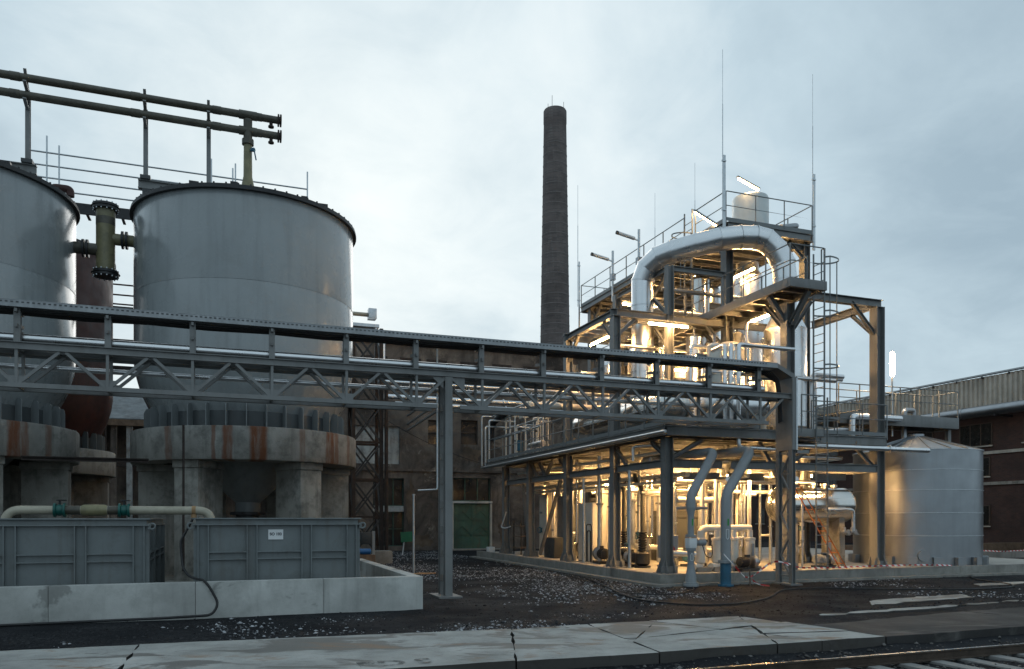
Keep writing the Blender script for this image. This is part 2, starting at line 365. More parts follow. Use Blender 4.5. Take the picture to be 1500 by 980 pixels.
def railing(parent, pts, h=1.1, sp=1.35, mat=None, toe=True, r=.021, ends=True):
    """guard_rail (top rail) > mid_rail, rail_post, toe_board"""
    mat = mat or RAILM; pts = [V(p) for p in pts]; up = V((0, 0, 1))
    g = part('guard_rail', MB().tube(bend([p + up * h for p in pts], .08, 3) if len(pts) > 2 else [p + up * h for p in pts], r, 8), mat, parent)
    part('mid_rail', MB().tube([p + up * h * .52 for p in pts], r * .8, 6), mat, g)
    for i in range(len(pts) - 1):
        a, b = pts[i], pts[i + 1]; L = (b - a).length; k = max(1, round(L / sp))
        for j in range(k + (1 if i == len(pts) - 2 else 0)):
            p = a + (b - a) * (j / k); part('rail_post', MB().bar(p - up * .12, p + up * h, .045, .02, (b - a)), mat, g)
        if toe: part('toe_board', MB().bar(a + up * .07, b + up * .07, .012, .13), mat, g)
    return g

# ================================================================== GROUND
from mathutils import noise as mnoise
def gz(a, b):
    k = min(1, max(0, (-0.15 - b) / 1.5)) if a > -1 else 1.0
    return (mnoise.noise((a * .35, b * .35, 3.1)) * .035 + mnoise.noise((a * 1.7, b * 1.7, 1.1)) * .012) * k - .012
def axis(lo, hi, step, far): return [-f for f in reversed(far)] + [lo + i * step for i in range(int((hi - lo) / step) + 1)] + list(far)
A_ = [-700, -300, -150, -80, -55] + [-40 + .45 * i for i in range(178)] + [50, 70, 110, 200, 400, 900]
B_ = [-9.8 + .4 * i for i in range(115)] + [42, 55, 80, 140, 300, 700, 1500]
mb = MB(); na = len(A_)
mb.v = [V((a, b, gz(a, b) if -40 <= a <= 40 and b < 36 else -.012)) for b in B_ for a in A_]
mb.f = [(j * na + i, j * na + i + 1, (j + 1) * na + i + 1, (j + 1) * na + i) for j in range(len(B_) - 1) for i in range(na - 1)]
struct('ground', mb, GROUND, rec=False)
mb = MB(); A2 = [-300, -80] + [-30 + .5 * i for i in range(120)] + [60, 300]; B2 = [-9.9 - .3 * i for i in range(26)] + [-25, -60, -200]
mb.v = [V((a, b, -.24 + .13 * max(0, min(1, (b + 10.75) / .6)) + mnoise.noise((a * .9, b * .9, 7)) * .04 + mnoise.noise((a * 3, b * 3, 2)) * .02)) for b in B2 for a in A2]; na = len(A2)
mb.f = [(j * na + i, (j + 1) * na + i, (j + 1) * na + i + 1, j * na + i + 1) for j in range(len(B2) - 1) for i in range(na - 1)]
struct('track_bed', mb, GROUND, rec=False)

# ---- slab strip beside the track
strip = thing('slab_pavement', (-6, -8.5, 0), 'strip of worn pale concrete slabs', 'pavement'); strip['kind'] = 'structure'
del strip['label'], strip['category']
def inset(poly, d):
    c = V((sum(p[0] for p in poly) / len(poly), sum(p[1] for p in poly) / len(poly))); out = []
    n = len(poly)
    for i in range(n):
        p0, p1, p2 = V(poly[i - 1]), V(poly[i]), V(poly[(i + 1) % n]); e1 = (p1 - p0).normalized(); e2 = (p2 - p1).normalized()
        nn = V((-e1.y, e1.x)) + V((-e2.y, e2.x)); L = max(.35, nn.length); out.append(tuple(p1 + nn / L * d))
    return out
def cut(poly, p, d):
    n = V((-d[1], d[0])); A, B = [], []
    for i in range(len(poly)):
        a, b = V(poly[i]), V(poly[(i + 1) % len(poly)]); sa, sb = (a - V(p)).dot(n), (b - V(p)).dot(n)
        (A if sa >= 0 else B).append(tuple(a))
        if sa * sb < 0:
            x = tuple(a + (b - a) * (sa / (sa - sb))); A.append(x); B.append(x)
    return A, B
rs = random.Random(11)
def ragged(poly, amp=.035, step=.3):
    out = []
    for i in range(len(poly)):
        a, b = V(poly[i]), V(poly[(i + 1) % len(poly)]); k = max(1, int((b - a).length / step)); nn = V((-(b - a).y, (b - a).x)).normalized()
        for j in range(k):
            p = a + (b - a) * (j / k); out.append(tuple(p + nn * (amp * mnoise.noise((p.x * 2.2, p.y * 2.2, 5)))))
    return out
polys = [([(-40, -10.05), (-22, -10.05), (-22, -6.4), (-40, -6.2)], 0), ([(-22, -10.05), (-13.35, -10.05), (-13.3, -6.75), (-22, -6.4)], 0),
         ([(-13.35, -10.05), (-8.3, -10.08), (-7.3, -7.15), (-13.3, -6.75)], 0), ([(-8.3, -10.08), (-6.08, -10.15), (-5.75, -7.0), (-7.3, -7.15)], .0)]
rest = [[(-6.08, -10.15), (-1.75, -10.1), (-2.3, -7.05), (-5.75, -7.0)]]
for p, d in (((-4.6, -8.6), (1, .22)), ((-3.9, -8.3), (-.45, 1)), ((-3.2, -9.2), (1, -.16)), ((-4.9, -7.8), (.8, 1)), ((-2.9, -8.0), (.5, 1))):
    nx = []
    for q in rest:
        A, B = cut(q, p, d); nx += [x for x in (A, B) if len(x) > 2]
    rest = nx
for q in [x[0] for x in polys] + rest:
    pg = ragged(inset(q, .018), .05, .22); dz = rs.uniform(-.012, .012)
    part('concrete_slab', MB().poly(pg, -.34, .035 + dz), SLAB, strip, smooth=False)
for q in ([(-1.72, -10.1), (3.2, -9.95), (2.6, -7.9), (-2.0, -8.5)], [(3.22, -9.95), (9, -9.6), (8.6, -7.6), (2.64, -7.9)], [(9.02, -9.6), (40, -9.4), (40, -7.2), (8.64, -7.6)]):
    part('asphalt_patch', MB().poly(ragged(inset(q, .015), .09, .3), -.34, .028), ASPH, strip, smooth=False)
for q in ([(1.8, -6.2), (5.6, -5.7), (6.0, -5.0), (2.6, -5.35)], [(-.6, -7.4), (6.0, -6.75), (6.05, -6.6), (-.6, -7.2)], [(8.6, -3.4), (13, -3.0), (13, -2.5), (9.2, -2.75)]):
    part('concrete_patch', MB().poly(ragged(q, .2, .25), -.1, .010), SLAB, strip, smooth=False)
# faint worn painted characters on the slabs
def text_mesh(body, size, ext=.0):
    cu = bpy.data.curves.new('t', 'FONT'); cu.body = body; cu.size = size; cu.extrude = ext; cu.offset = size * .035; cu.align_x = 'CENTER'; cu.align_y = 'CENTER'
    o = bpy.data.objects.new('t', cu); col.objects.link(o); dg = bpy.context.evaluated_depsgraph_get()
    me = bpy.data.meshes.new_from_object(o.evaluated_get(dg)); bpy.data.objects.remove(o); bpy.data.curves.remove(cu); return me
def lettering(name, body, size, mat, parent, at, rot):
    me = text_mesh(body, size); me.name = name; me.materials.clear(); me.materials.append(mat)
    o = bpy.data.objects.new(name, me); col.objects.link(o); o.parent = parent
    o.location = V(at) - BASE[parent.name]; o.rotation_euler = rot; return o
def mk_faint():
    t = NT('worn_marking'); n = t.rng(t.noise(7, 6, .7), .44, .6)
    t.put(t.b.inputs['Base Color'], (.10, .098, .09)); t.put(t.b.inputs['Alpha'], t.math('MULTIPLY', n, .75)); t.b.inputs['Roughness'].default_value = .9; return t.m
FAINT = mk_faint()
lettering('painted_lettering', 'BD S', .5, FAINT, strip, (-9.9, -9.72, .056), (0, 0, R(1)))
lettering('painted_lettering', 'BEPJ', .36, FAINT, strip, (-6.6, -7.28, .056), (0, 0, R(1)))

# ---- railway track
tr = thing('railway_track', (-2, -11.7, -.25), 'railway track with rusty rail and concrete sleepers', 'track')
tr['kind'] = 'structure'; del tr['label'], tr['category']
RP = [(-.065, 0), (.065, 0), (.065, .012), (.012, .03), (.012, .11), (.034, .12), (.034, .145), (-.034, .145), (-.034, .12), (-.012, .11), (-.012, .03), (-.065, .012)]
for b in (-11.0, -12.505):
    r_ = part('rail', MB().prof((-60, b, -.20), (90, b, -.20), RP), RAILIRON, tr)
    part('rail_head', MB().box(-60, 90, b - .03, b + .03, -.056, -.052), RAILTOP, r_)
sl = MB()
for i in range(56):
    a = -16 + i * .62; part('sleeper', MB().box(a - .12, a + .12, -13.1, -10.5, -.33, -.195 + rs.uniform(-.01, .01)), SLEEP, tr, bev=.015)

# ---- loose stones
def stones(name, n, fn, smin, smax, mat, seed):
    r = random.Random(seed); vs = []; fs = []; k = 0
    while k < n:
        p = fn(r)
        if p is None: continue
        a, b, z = p; s = smin + (smax - smin) * r.random() ** 2.6; o = len(vs); rot = r.random() * 3; c, q = math.cos(rot), math.sin(rot)
        fx, fy, fz = s * r.uniform(.7, 1.4), s * r.uniform(.5, 1), s * r.uniform(.35, .8)
        for (x, y, zz) in ((-1, 0, 0), (1, 0, 0), (0, -1, 0), (0, 1, 0), (0, 0, 1), (.5, .5, .6), (-.5, -.5, .5), (0, 0, -.5)):
            x = x * fx * r.uniform(.7, 1.2); y = y * fy * r.uniform(.7, 1.2)
            vs.append(V((a + x * c - y * q, b + x * q + y * c, z + zz * fz)))
        fs += [tuple(o + i for i in f) for f in ((0, 6, 4), (6, 2, 4), (2, 1, 4), (1, 5, 4), (5, 3, 4), (3, 0, 4), (0, 7, 2), (2, 7, 1), (1, 7, 3), (3, 7, 0), (0, 2, 6), (1, 3, 5))]
        k += 1
    m = MB(); m.v = vs; m.f = fs; o = part(name, m, mat, None, (0, 0, 0), smooth=False, rec=False); o['kind'] = 'stuff'; return o
def blocked(a, b):
    return (a > -.15 and b > -.2) or (a < -7.9 and -3.3 < b < 6) or b < -6.9 - .05 * (a < -12) or b > 27
def f1(r):
    # tapering field of pale stones between the basin and the plant
    b = -6.9 + (r.random() ** 1.5) * 33; a = r.uniform(-16, 0.3 if b > -.3 else 9)
    if blocked(a, b): return None
    d = mnoise.noise((a * .22, b * .22, 9)) * .8 + mnoise.noise((a * .8, b * .8, 4)) * .5 + (.35 if -6 < a < 0.5 and b > -3.5 else -.1)
    if d < r.random() * .9: return None
    return a, b, gz(a, b) + .005
def f2(r):
    b = -7.0 + (r.random() ** 1.6) * 24; a = r.uniform(-18, 12)
    if blocked(a, b): return None
    return a, b, gz(a, b)
def f3(r):
    a = r.uniform(-9, 12); b = r.uniform(-13.5, -10.15); return a, b, -.235 + .13 * max(0, min(1, (b + 10.75) / .6)) + mnoise.noise((a * .9, b * .9, 7)) * .04
o = stones('gravel', 11000, f1, .010, .046, STONEL, 1); o['label'] = 'scattered pale gravel stones on the dark yard'; o['category'] = 'gravel'
o = stones('gravel', 9000, f2, .010, .045, STONED, 2); o['label'] = 'dark gravel covering the yard between basin and plant'; o['category'] = 'gravel'
o = stones('ballast', 4500, f3, .015, .06, mk_stones('ballast_stones', (.035, .032, .03), (.20, .19, .18)), 3); o['label'] = 'stone ballast around the railway sleepers'; o['category'] = 'ballast'

# ================================================================== BASIN + CONTAINERS
bas = thing('concrete_basin', (-8, -3.2, 0), 'low pale concrete retaining basin round the grey containers', 'basin')
for a0, a1 in ((-40, -25), (-25, -19.4), (-19.4, -15.2), (-15.2, -12.62), (-12.62, -10.1), (-10.1, -7.95)):
    part('wall_panel', MB().box(a0 + .003, a1 - .003, -3.25, -2.97, -.25, .71), CONC, bas, bev=.012)
for b0, b1 in ((-2.966, -.2), (-.2, 2.6), (2.6, 5.0)):
    part('wall_panel', MB().box(-8.23, -7.95, b0 + .003, b1 - .003, -.2, .71), CONC, bas, bev=.012)
part('floor_slab', MB().box(-40, -8.235, -2.96, 12, -.2, .06), CONCO, bas)
def container(a0, a1, b0, b1, z0, z1, bays, label, sidebays=3):
    t = thing('steel_container', (a0, b0, z0), label, 'container')
    mb = MB(); w = .05
    mb.box(a0 + w, a1 - w, b0 + w, b0 + w + .02, z0, z1 - .02); mb.box(a0 + w, a1 - w, b1 - w - .02, b1 - w, z0, z1 - .02)
    mb.box(a0 + w, a0 + w + .02, b0 + w + .021, b1 - w - .021, z0, z1 - .02); mb.box(a1 - w - .02, a1 - w, b0 + w + .021, b1 - w - .021, z0, z1 - .02)
    mb.box(a0 + w + .021, a1 - w - .021, b0 + w + .021, b1 - w - .021, z0, z0 + .03); part('body', mb, CONTP, t, smooth=False)
    def rim(z, h, pr):
        m = MB(); m.box(a0 - pr, a1 + pr, b0 - pr, b0 + w - .002, z, z + h); m.box(a0 - pr, a1 + pr, b1 - w + .002, b1 + pr, z, z + h)
        m.box(a0 - pr, a0 + w - .002, b0 + w, b1 - w, z, z + h); m.box(a1 - w + .002, a1 + pr, b0 + w, b1 - w, z, z + h); return m
    part('top_rim', rim(z1 - .025, .03, .05), CONTP, t, bev=.006); part('rim_channel', rim(z1 - .15, .024, .035), CONTP, t, bev=.004); part('rim_web', rim(z1 - .126, .10, -.015), CONTP, t)
    part('base_frame', rim(z0 - .1, .14, .02), CONTP, t, bev=.006)
    zm = z0 + (z1 - z0) * .56
    L = a1 - a0
    xs = [a0 + .16] + [a0 + L * k / bays for k in range(1, bays)] + [a1 - .16]
    for x in xs:
        for s in (-.10, .10): part('rib', MB().box(x + s - .011, x + s + .011, b0 - .03, b0 + w, z0 + .04, z1 - .152), CONTP, t)
    for k in range(len(xs) - 1):
        for s in (-.075, .075): part('crossbar', MB().box(xs[k] + .113, xs[k + 1] - .113, b0 - .025, b0 + w, zm + s - .011, zm + s + .011), CONTP, t)
    D = b1 - b0
    for a_, s_ in ((a1, 1), (a0, -1)):
        ys = [b0 + .16] + [b0 + D * k / sidebays for k in range(1, sidebays)] + [b1 - .16]
        for y in ys:
            for s in (-.10, .10): part('rib', MB().box(min(a_ - s_ * w, a_ + s_ * .03), max(a_ - s_ * w, a_ + s_ * .03), y + s - .011, y + s + .011, z0 + .04, z1 - .152), CONTP, t)
        for k in range(len(ys) - 1):
            for s in (-.075, .075): part('crossbar', MB().box(min(a_ - s_ * w, a_ + s_ * .025), max(a_ - s_ * w, a_ + s_ * .025), ys[k] + .113, ys[k + 1] - .113, zm + s - .011, zm + s + .011), CONTP, t)
    for a_, s_ in ((a0 - .035, -1), (a1 + .035, 1)):
        m = MB()
        ring = [V((a_ + s_ * (.05 + .06 * math.cos(q)), b0 + .02, z1 - .16 + .06 * math.sin(q))) for q in [2 * math.pi * i / 12 for i in range(13)]]
        m.tube(ring, .022, 6, False); m.box(min(a_, a_ + s_ * .0) - .03, a_ + .03, b0 + .0, b0 + .04, z1 - .22, z1 - .10); part('lifting_lug', m, CONTP, t)
    return t
cr = container(-12.65, -9.26, -2.6, 1.8, .2, 2.0, 3, 'ribbed grey steel container bearing the SO 103 plate')
clf = container(-18.4, -13.55, -2.6, 1.8, .2, 1.99, 4, 'ribbed grey steel container with a bare front and open corner')
# sign plate SO 103
sg = part('sign_plate', MB().box(-11.19, -10.88, -2.568, -2.556, 1.54, 1.755), WHITEP, cr)
lettering('sign_lettering', 'SO 103', .082, INK, cr, (-11.035, -2.5715, 1.655), (R(90), 0, 0)).parent = cr
# pale pipe over the containers
pz = 2.17; pb_ = -1.3
pp = thing('transfer_pipe', (-16.2, pb_, 2), 'pale plastic pipe with green valves looping over the two containers', 'pipe')
part('pipe_run', MB().tube(bend([(-16.35, pb_, 1.55), (-16.35, pb_, pz), (-12.35, pb_, pz), (-12.35, pb_, 1.55)], .3, 7), .092, 18), FRPC, pp)
part('olive_sleeve', MB().lathe((-14.95, pb_, pz), [(.096, 0), (.12, .05), (.125, .25), (.12, .45), (.096, .5)], 18, (1, 0, 0)), FRPG, pp)
part('dark_sleeve', MB().lathe((-15.25, pb_, pz), [(.097, 0), (.097, .29)], 18, (1, 0, 0)), FRPD, pp)
part('dark_sleeve', MB().lathe((-14.44, pb_, pz), [(.097, 0), (.097, .25)], 18, (1, 0, 0)), FRPD, pp)
for x in (-15.35, -14.12):
    v = part('valve_body', MB().lathe((x - .11, pb_, pz), [(.15, 0), (.15, .04), (.11, .05), (.125, .11), (.11, .17), (.15, .18), (.15, .22)], 16, (1, 0, 0)), GREENV, pp)
    m = MB(); m.tube([(x, pb_, pz + .1), (x, pb_, pz + .2)], .022, 8)
    m.tube([V((x + .09 * math.cos(q) + .03, pb_ + .09 * math.sin(q), pz + .21)) for q in [2 * math.pi * i / 14 for i in range(15)]], .014, 6, False)
    for i in range(3): m.bar((x + .03, pb_, pz + .21), (x + .03 + .09 * math.cos(i * 2.1), pb_ + .09 * math.sin(i * 2.1), pz + .21), .012)
    part('handwheel', m, BLACKM, v)
part('hose_coupling', MB().lathe((-12.72, pb_, pz - .1), [(.06, -.06), (.06, .08)], 10).lathe((-12.72, pb_, pz), [(.102, -.04), (.102, .04)], 16, (1, 0, 0)), CARD, pp)
solo('black_hose', MB().tube(bend([(-12.72, pb_, pz - .14), (-12.80, -1.4, 1.85), (-12.95, -2.2, 1.5), (-12.88, -2.7, .98), (-12.76, -2.93, .82), (-12.6, -3.1, .765), (-12.46, -3.28, .76), (-12.34, -3.33, .6), (-12.18, -3.36, .28), (-12.3, -3.42, .06), (-13.2, -3.42, .04), (-15.5, -3.48, .035), (-18.5, -3.5, .035), (-22, -3.5, .03)], .14, 5), .026, 10), BLACK, (-12.8, -3, 0), 'thick black hose hanging over the basin wall and along its foot', 'hose')
# ================================================================== TANKS
def silo(a, b, paint, zr, label, full=True, seams=(9.35,)):
    t = thing('storage_tank', (a, b, 4.8), label, 'tank'); c = (a, b, 0)
    zs = [7.2] + list(seams) + [zr]
    part('shell_cone', MB().lathe(c, [(2.98, 5.2), (3.12, 5.55), (3.40, 6.15), (3.56, 6.75), (3.62, 7.2)], 72, caps=False), paint, t)
    for i in range(len(zs) - 1):
        part('shell_course', MB().lathe(c, [(3.62, zs[i]), (3.62, zs[i + 1] - .012), (3.613, zs[i + 1])], 72, caps=False), paint, t)
        if i: part('weld_seam', MB().lathe(c, [(3.62, zs[i] - .008), (3.626, zs[i]), (3.62, zs[i] + .008)], 72, caps=False), paint, t)
    rim = part('rim_flange', MB().lathe(c, [(3.55, zr - .03), (3.74, zr - .03), (3.74, zr + .03), (3.72, zr + .035), (3.72, zr + .10), (3.55, zr + .10)], 72, caps=False), BLACKM, t)
    part('roof', MB().lathe(c, [(3.6, zr + .07), (.5, zr + .85), (.5, zr + .95), (.02, zr + .96)], 48, caps=False), paint, t)
    if full:
        m = MB()
        for k in range(64):
            q = 2 * math.pi * k / 64; m.lathe((a + 3.68 * math.cos(q), b + 3.68 * math.sin(q), zr + .1), [(.028, 0), (.028, .05)], 6)
        stuffp(part('rim_bolts', m, BLACKM, rim))
        for q, w in ((-118, .28), (-62, .2), (-50, .35), (-98, .22)):
            q = R(q); m = MB(); x, y = a + 3.5 * math.cos(q), b + 3.5 * math.sin(q); m.box(x - w / 2, x + w / 2, y - .1, y + .1, zr + .08, zr + .22); part('roof_lug', m, BLACKM, t)
        NF = 34
        part('skirt_wall', MB().lathe(c, [(3.05, 4.86), (3.05, 5.5), (2.99, 5.52), (2.99, 4.86), (3.05, 4.86)], 68, caps=False), FIND, t)
        part('skirt_foot', MB().lathe(c, [(2.9, 4.835), (3.33, 4.835), (3.33, 4.87), (2.9, 4.87), (2.9, 4.835)], 68, caps=False), FIND, t)
        for k in range(NF):
            q = 2 * math.pi * (k + .3) / NF; d = V((math.cos(q), math.sin(q), 0)); n_ = V((-d.y, d.x, 0)) * .014; m = MB()
            pr = [(3.052, 4.872), (3.31, 4.872), (3.31, 5.50), (3.28, 5.57), (3.14, 5.60), (3.052, 5.5)]
            vs = [V(c) + d * r + n_ * s + V((0, 0, z)) for s in (-1, 1) for r, z in pr]; k6 = len(pr)
            m.add(vs, [tuple(range(k6 - 1, -1, -1)), tuple(range(k6, 2 * k6))] + [(i, (i + 1) % k6, k6 + (i + 1) % k6, k6 + i) for i in range(k6)])
            part('stiffener_fin', m, FIN, t, smooth=False)
        hop = part('hopper', MB().lathe(c, [(2.85, 4.84), (.42, 2.55), (.42, 2.2)], 40, caps=False), FIN, t)
        part('hopper_outlet', MB().lathe(c, [(.6, 2.22), (.6, 2.12), (.4, 2.1), (.4, 1.75), (.55, 1.75), (.55, 1.65)], 24), BLACKM, hop)
    return t
def base(a, b, label, mat):
    t = thing('concrete_tank_base', (a, b, 0), label, 'tank base')
    part('ring_beam', MB().lathe((a, b, 0), [(3.70, 3.80), (3.72, 3.84), (3.72, 4.79), (3.69, 4.83), (2.7, 4.83), (2.7, 3.80), (3.70, 3.80)], 72, caps=False), mat, t)
    for k in (-57, -123, 3, 177, 60, 120):
        q = R(k); d = V((math.cos(q), math.sin(q), 0)); n_ = V((-d.y, d.x, 0)); C = V((a, b, 0))
        def blk(r0, r1, w, z0, z1):
            P = [C + d * r + n_ * s for r, s in ((r0, -w), (r1, -w), (r1, w), (r0, w))]; return MB().poly([(p.x, p.y) for p in P], z0, z1)
        part('leg', blk(2.15, 3.45, .42, -.1, 3.56), CONCO, t, bev=.02); part('leg_head', blk(2.10, 3.50, .45, 3.563, 3.797), CONCO, t, bev=.02)
    return t
TA, TB = -11.33, 8.8
silo(TA, TB, TANKP, 12.1, 'large grey tank with warm plant light reflected on its side')
base(TA, TB, 'round concrete tank base with broad rust streaks', CONCR)
silo(TA - 9.0, TB, TANKP, 12.1, 'large grey tank joined by the olive pipe, cut off behind the basin')
base(TA - 9.0, TB, 'round concrete tank base with a pale patch, under the cut-off tank', CONCR)
silo(TA - 9.0, TB + 9.0, REDT, 13.1, 'dark red oxide tank standing behind between the grey tanks', True, ())
base(TA - 9.0, TB + 9.0, 'dark concrete base under the red oxide tank', CONCO)
# small steel beam resting between the two bases
solo('tie_beam', MB().hb((TA - 6.2, 5.6, 3.72), (TA - 2.9, 5.6, 3.72), .16, .12), RUST, (TA - 4.5, 5.6, 3.6), 'thin rusty steel beam spanning between the concrete tank bases', 'beam')
solo('drain_pipe', MB().tube([(TA - 1.92, 5.28, 4.8), (TA - 1.92, 5.24, .4)], .035, 8), RUST, (TA - 1.92, 5.25, .4), 'thin rusty pipe running down the tank base leg', 'pipe')
# cross-connection pipe between tanks
xp = thing('tank_link_pipe', (-15.8, TB, 9.8), 'olive fibreglass pipe with dark flanges linking the two grey tanks', 'pipe'); c = (-15.8, TB, 0)
part('riser', MB().lathe(c, [(.29, 10.15), (.29, 12.25)], 24), FRPG, xp)
part('dark_band', MB().lathe(c, [(.295, 11.7), (.295, 11.95)], 24, caps=False), FRPD, xp)
for z in (12.3, 10.1):
    f = part('flange', MB().lathe(c, [(.40, z - .09), (.40, z - .01), (.44, z), (.40, z + .01), (.40, z + .09)], 24), BLACKM, xp)
    m = MB()
    for k in range(14): q = 2 * math.pi * k / 14; m.lathe((-15.8 + .37 * math.cos(q), TB + .37 * math.sin(q), z), [(.022, -.13), (.022, .13)], 6)
    stuffp(part('flange_bolts', m, GALV, f))
for s, z, x1 in ((-1, 10.88, -16.75), (1, 11.28, -14.9)):
    part('branch', MB().tube([(-15.8, TB, z), (x1, TB, z)], .19, 18), FRPD if s < 0 else FRPG, xp)
    xm = (-15.8 + x1) / 2 + s * .12; m = MB(); flange(m, (xm - .06, TB, z), (1, 0, 0), .29, .07); flange(m, (xm + .06, TB, z), (1, 0, 0), .29, .07); part('flange', m, BLACKM, xp)
# headers over the tanks
for z, lab in ((16.16, 'upper of two dark fibreglass header pipes above the tanks'), (15.60, 'lower of two dark fibreglass header pipes above the tanks')):
    h = thing('header_pipe', (-30, TB, z), lab, 'pipe')
    part('pipe_run', MB().tube([(-40, TB, z), (-10.25, TB, z)], .125, 18), FRPD, h)
    for x in (-18.4, -14.9, -12.35, -11.0): part('coupling', MB().lathe((x, TB, z), [(.137, -.14), (.137, .14)], 18, (1, 0, 0)), FRPD, h)
    m = MB(); flange(m, (-10.3, TB, z), (1, 0, 0), .21, .05); flange(m, (-10.22, TB, z), (1, 0, 0), .21, .05); part('end_flange', m, RUST, h)
    m = MB(); m.tube([(-10.55, TB, z), (-10.55, TB, z - .28)], .06, 10); flange(m, (-10.55, TB, z - .27), (0, 0, 1), .10, .05); part('drain_stub', m, RUST, h)
rz = thing('riser_pipe', (TA, TB, 12.9), 'fibreglass riser with valve from the tank roof to the header pipes', 'pipe')
part('riser', MB().lathe((TA, TB, 0), [(.24, 12.8), (.24, 13.55), (.15, 14.0), (.14, 15.1)], 20), FRPG, rz)
part('upper_riser', MB().lathe((TA, TB, 0), [(.15, 15.1), (.2, 15.12), (.2, 15.3), (.15, 15.32), (.15, 16.0)], 20), FRPD, rz)
part('header_tee', MB().lathe((TA, TB, 15.60), [(.15, -.3), (.15, .3)], 18, (1, 0, 0)).lathe((TA, TB, 16.16), [(.15, -.3), (.15, .3)], 18, (1, 0, 0)), FRPD, rz)
m = MB().lathe((TA + .09, TB - .09, 14.9), [(.05, 0), (.05, .08), (.07, .08), (.07, .16)], 10, (.6, -.6, 0)); m.bar((TA + .2, TB - .2, 14.9), (TA + .27, TB - .18, 14.55), .035); part('valve_lever', m, BLUEP, rz)
for i, (x, z0) in enumerate(((-18.1, 13.62), (-14.62, 13.62), (-12.62, 13.62))):
    p = thing('pipe_stand', (x, TB, z0), ('steel stand holding the headers over the cut-off tank', 'tall steel stand at the beam end holding the headers', 'steel stand beside the riser pipe holding the headers')[i], 'support')
    part('post', MB().hb((x, TB + .32, z0), (x, TB + .32, 15.9), .14, .14, .014, .01), STEEL, p)
    part('foot_plate', MB().box(x - .16, x + .16, TB + .1, TB + .5, z0 - .12, z0), STEELD, p)
    for z in (15.43, 15.99):
        part('bracket', MB().bar((x, TB + .4, z - .22), (x, TB - .18, z + .0), .1, .05), STEEL, p)
    part('top_plate', MB().bar((x, TB + .32, 15.85), (x, TB - .12, 16.4), .09, .05), STEEL, p)
for x_, lb_ in ((-14.6, 'short steel block under the header beam at the tank rim'), (-12.45, 'short steel block under the header beam near the riser pipe'), (-18.0, 'short steel block under the header beam on the cut-off tank')): solo('beam_block', MB().box(x_ - .12, x_ + .12, TB + .2, TB + .4, 12.2, 13.195).box(x_ - .2, x_ + .2, TB + .12, TB + .48, 12.1, 12.2), STEELD, (x_, TB + .3, 12.2), lb_, 'support')
solo('roof_beam', MB().hb((-14.85, TB + .3, 13.35), (-12.3, TB + .3, 13.35), .2, .3), STEEL, (-13.7, TB + .3, 12.8), 'grey steel beam on the tank roof carrying header stands', 'beam')
solo('roof_beam', MB().hb((-23, TB + .3, 13.35), (-17.85, TB + .3, 13.35), .2, .3), STEEL, (-20, TB + .3, 12.8), 'grey steel beam over the cut-off tank carrying a header stand', 'beam')
solo('vent_pipe', MB().tube(bend([(-17.7, 10.4, 12.2), (-17.7, 10.4, 13.35), (-17.1, 10.4, 13.35), (-17.1, 10.4, 13.1)], .22, 5), .13, 12), REDP if False else REDT, (-17.7, 10.4, 12.2), 'red curved vent pipe on the cut-off tank roof', 'vent')
# scaffold walkway behind the tanks
sw = thing('scaffold_walkway', (-14, 13, 12.9), 'galvanised scaffold walkway railing behind the grey tanks', 'walkway')
for z in (15.58, 15.1, 14.65, 14.2): part('rail', MB().tube([(-18.9, 13, z), (-8.9, 13, z)], .032, 8), GALV, sw)
for x, zt in ((-18.3, 16.2), (-17.9, 15.9), (-12.75, 16.1), (-12.6, 16.25), (-11.8, 16.0), (-11.7, 16.2), (-8.9, 16.3)): part('post', MB().tube([(x, 13, 12.8), (x, 13, zt)], .03, 8), GALV, sw)
part('deck_beam', MB().box(-19, -8.6, 12.7, 12.76, 13.35, 13.75), BLACKM, sw)
for i in range(26): part('deck_rung', MB().box(-19 + i * .4, -18.9 + i * .4, 12.77, 13.5, 13.4, 13.44), BLACKM, sw)
# red-brown rails and pipes behind, between the tanks
rr = thing('red_gantry', (-14.5, 22, 0), 'dark red steel gantry with railing seen between the tanks', 'gantry')
for x in (-17.6, -13.0): part('post', MB().bar((x, 22, 0), (x, 22, 13.4), .18), RUST, rr)
for z in (13.35, 12.85, 12.4): part('rail', MB().tube([(-18, 22, z), (-12.5, 22, z)], .04, 8), REDT, rr)
part('deck', MB().box(-18, -12.5, 21.6, 22.6, 12.0, 12.2), BLACKM, rr)
for z in (10.6, 10.0, 9.3): part('beam', MB().bar((-18, 22, z), (-12.5, 22, z), .18), BLACKM, rr)

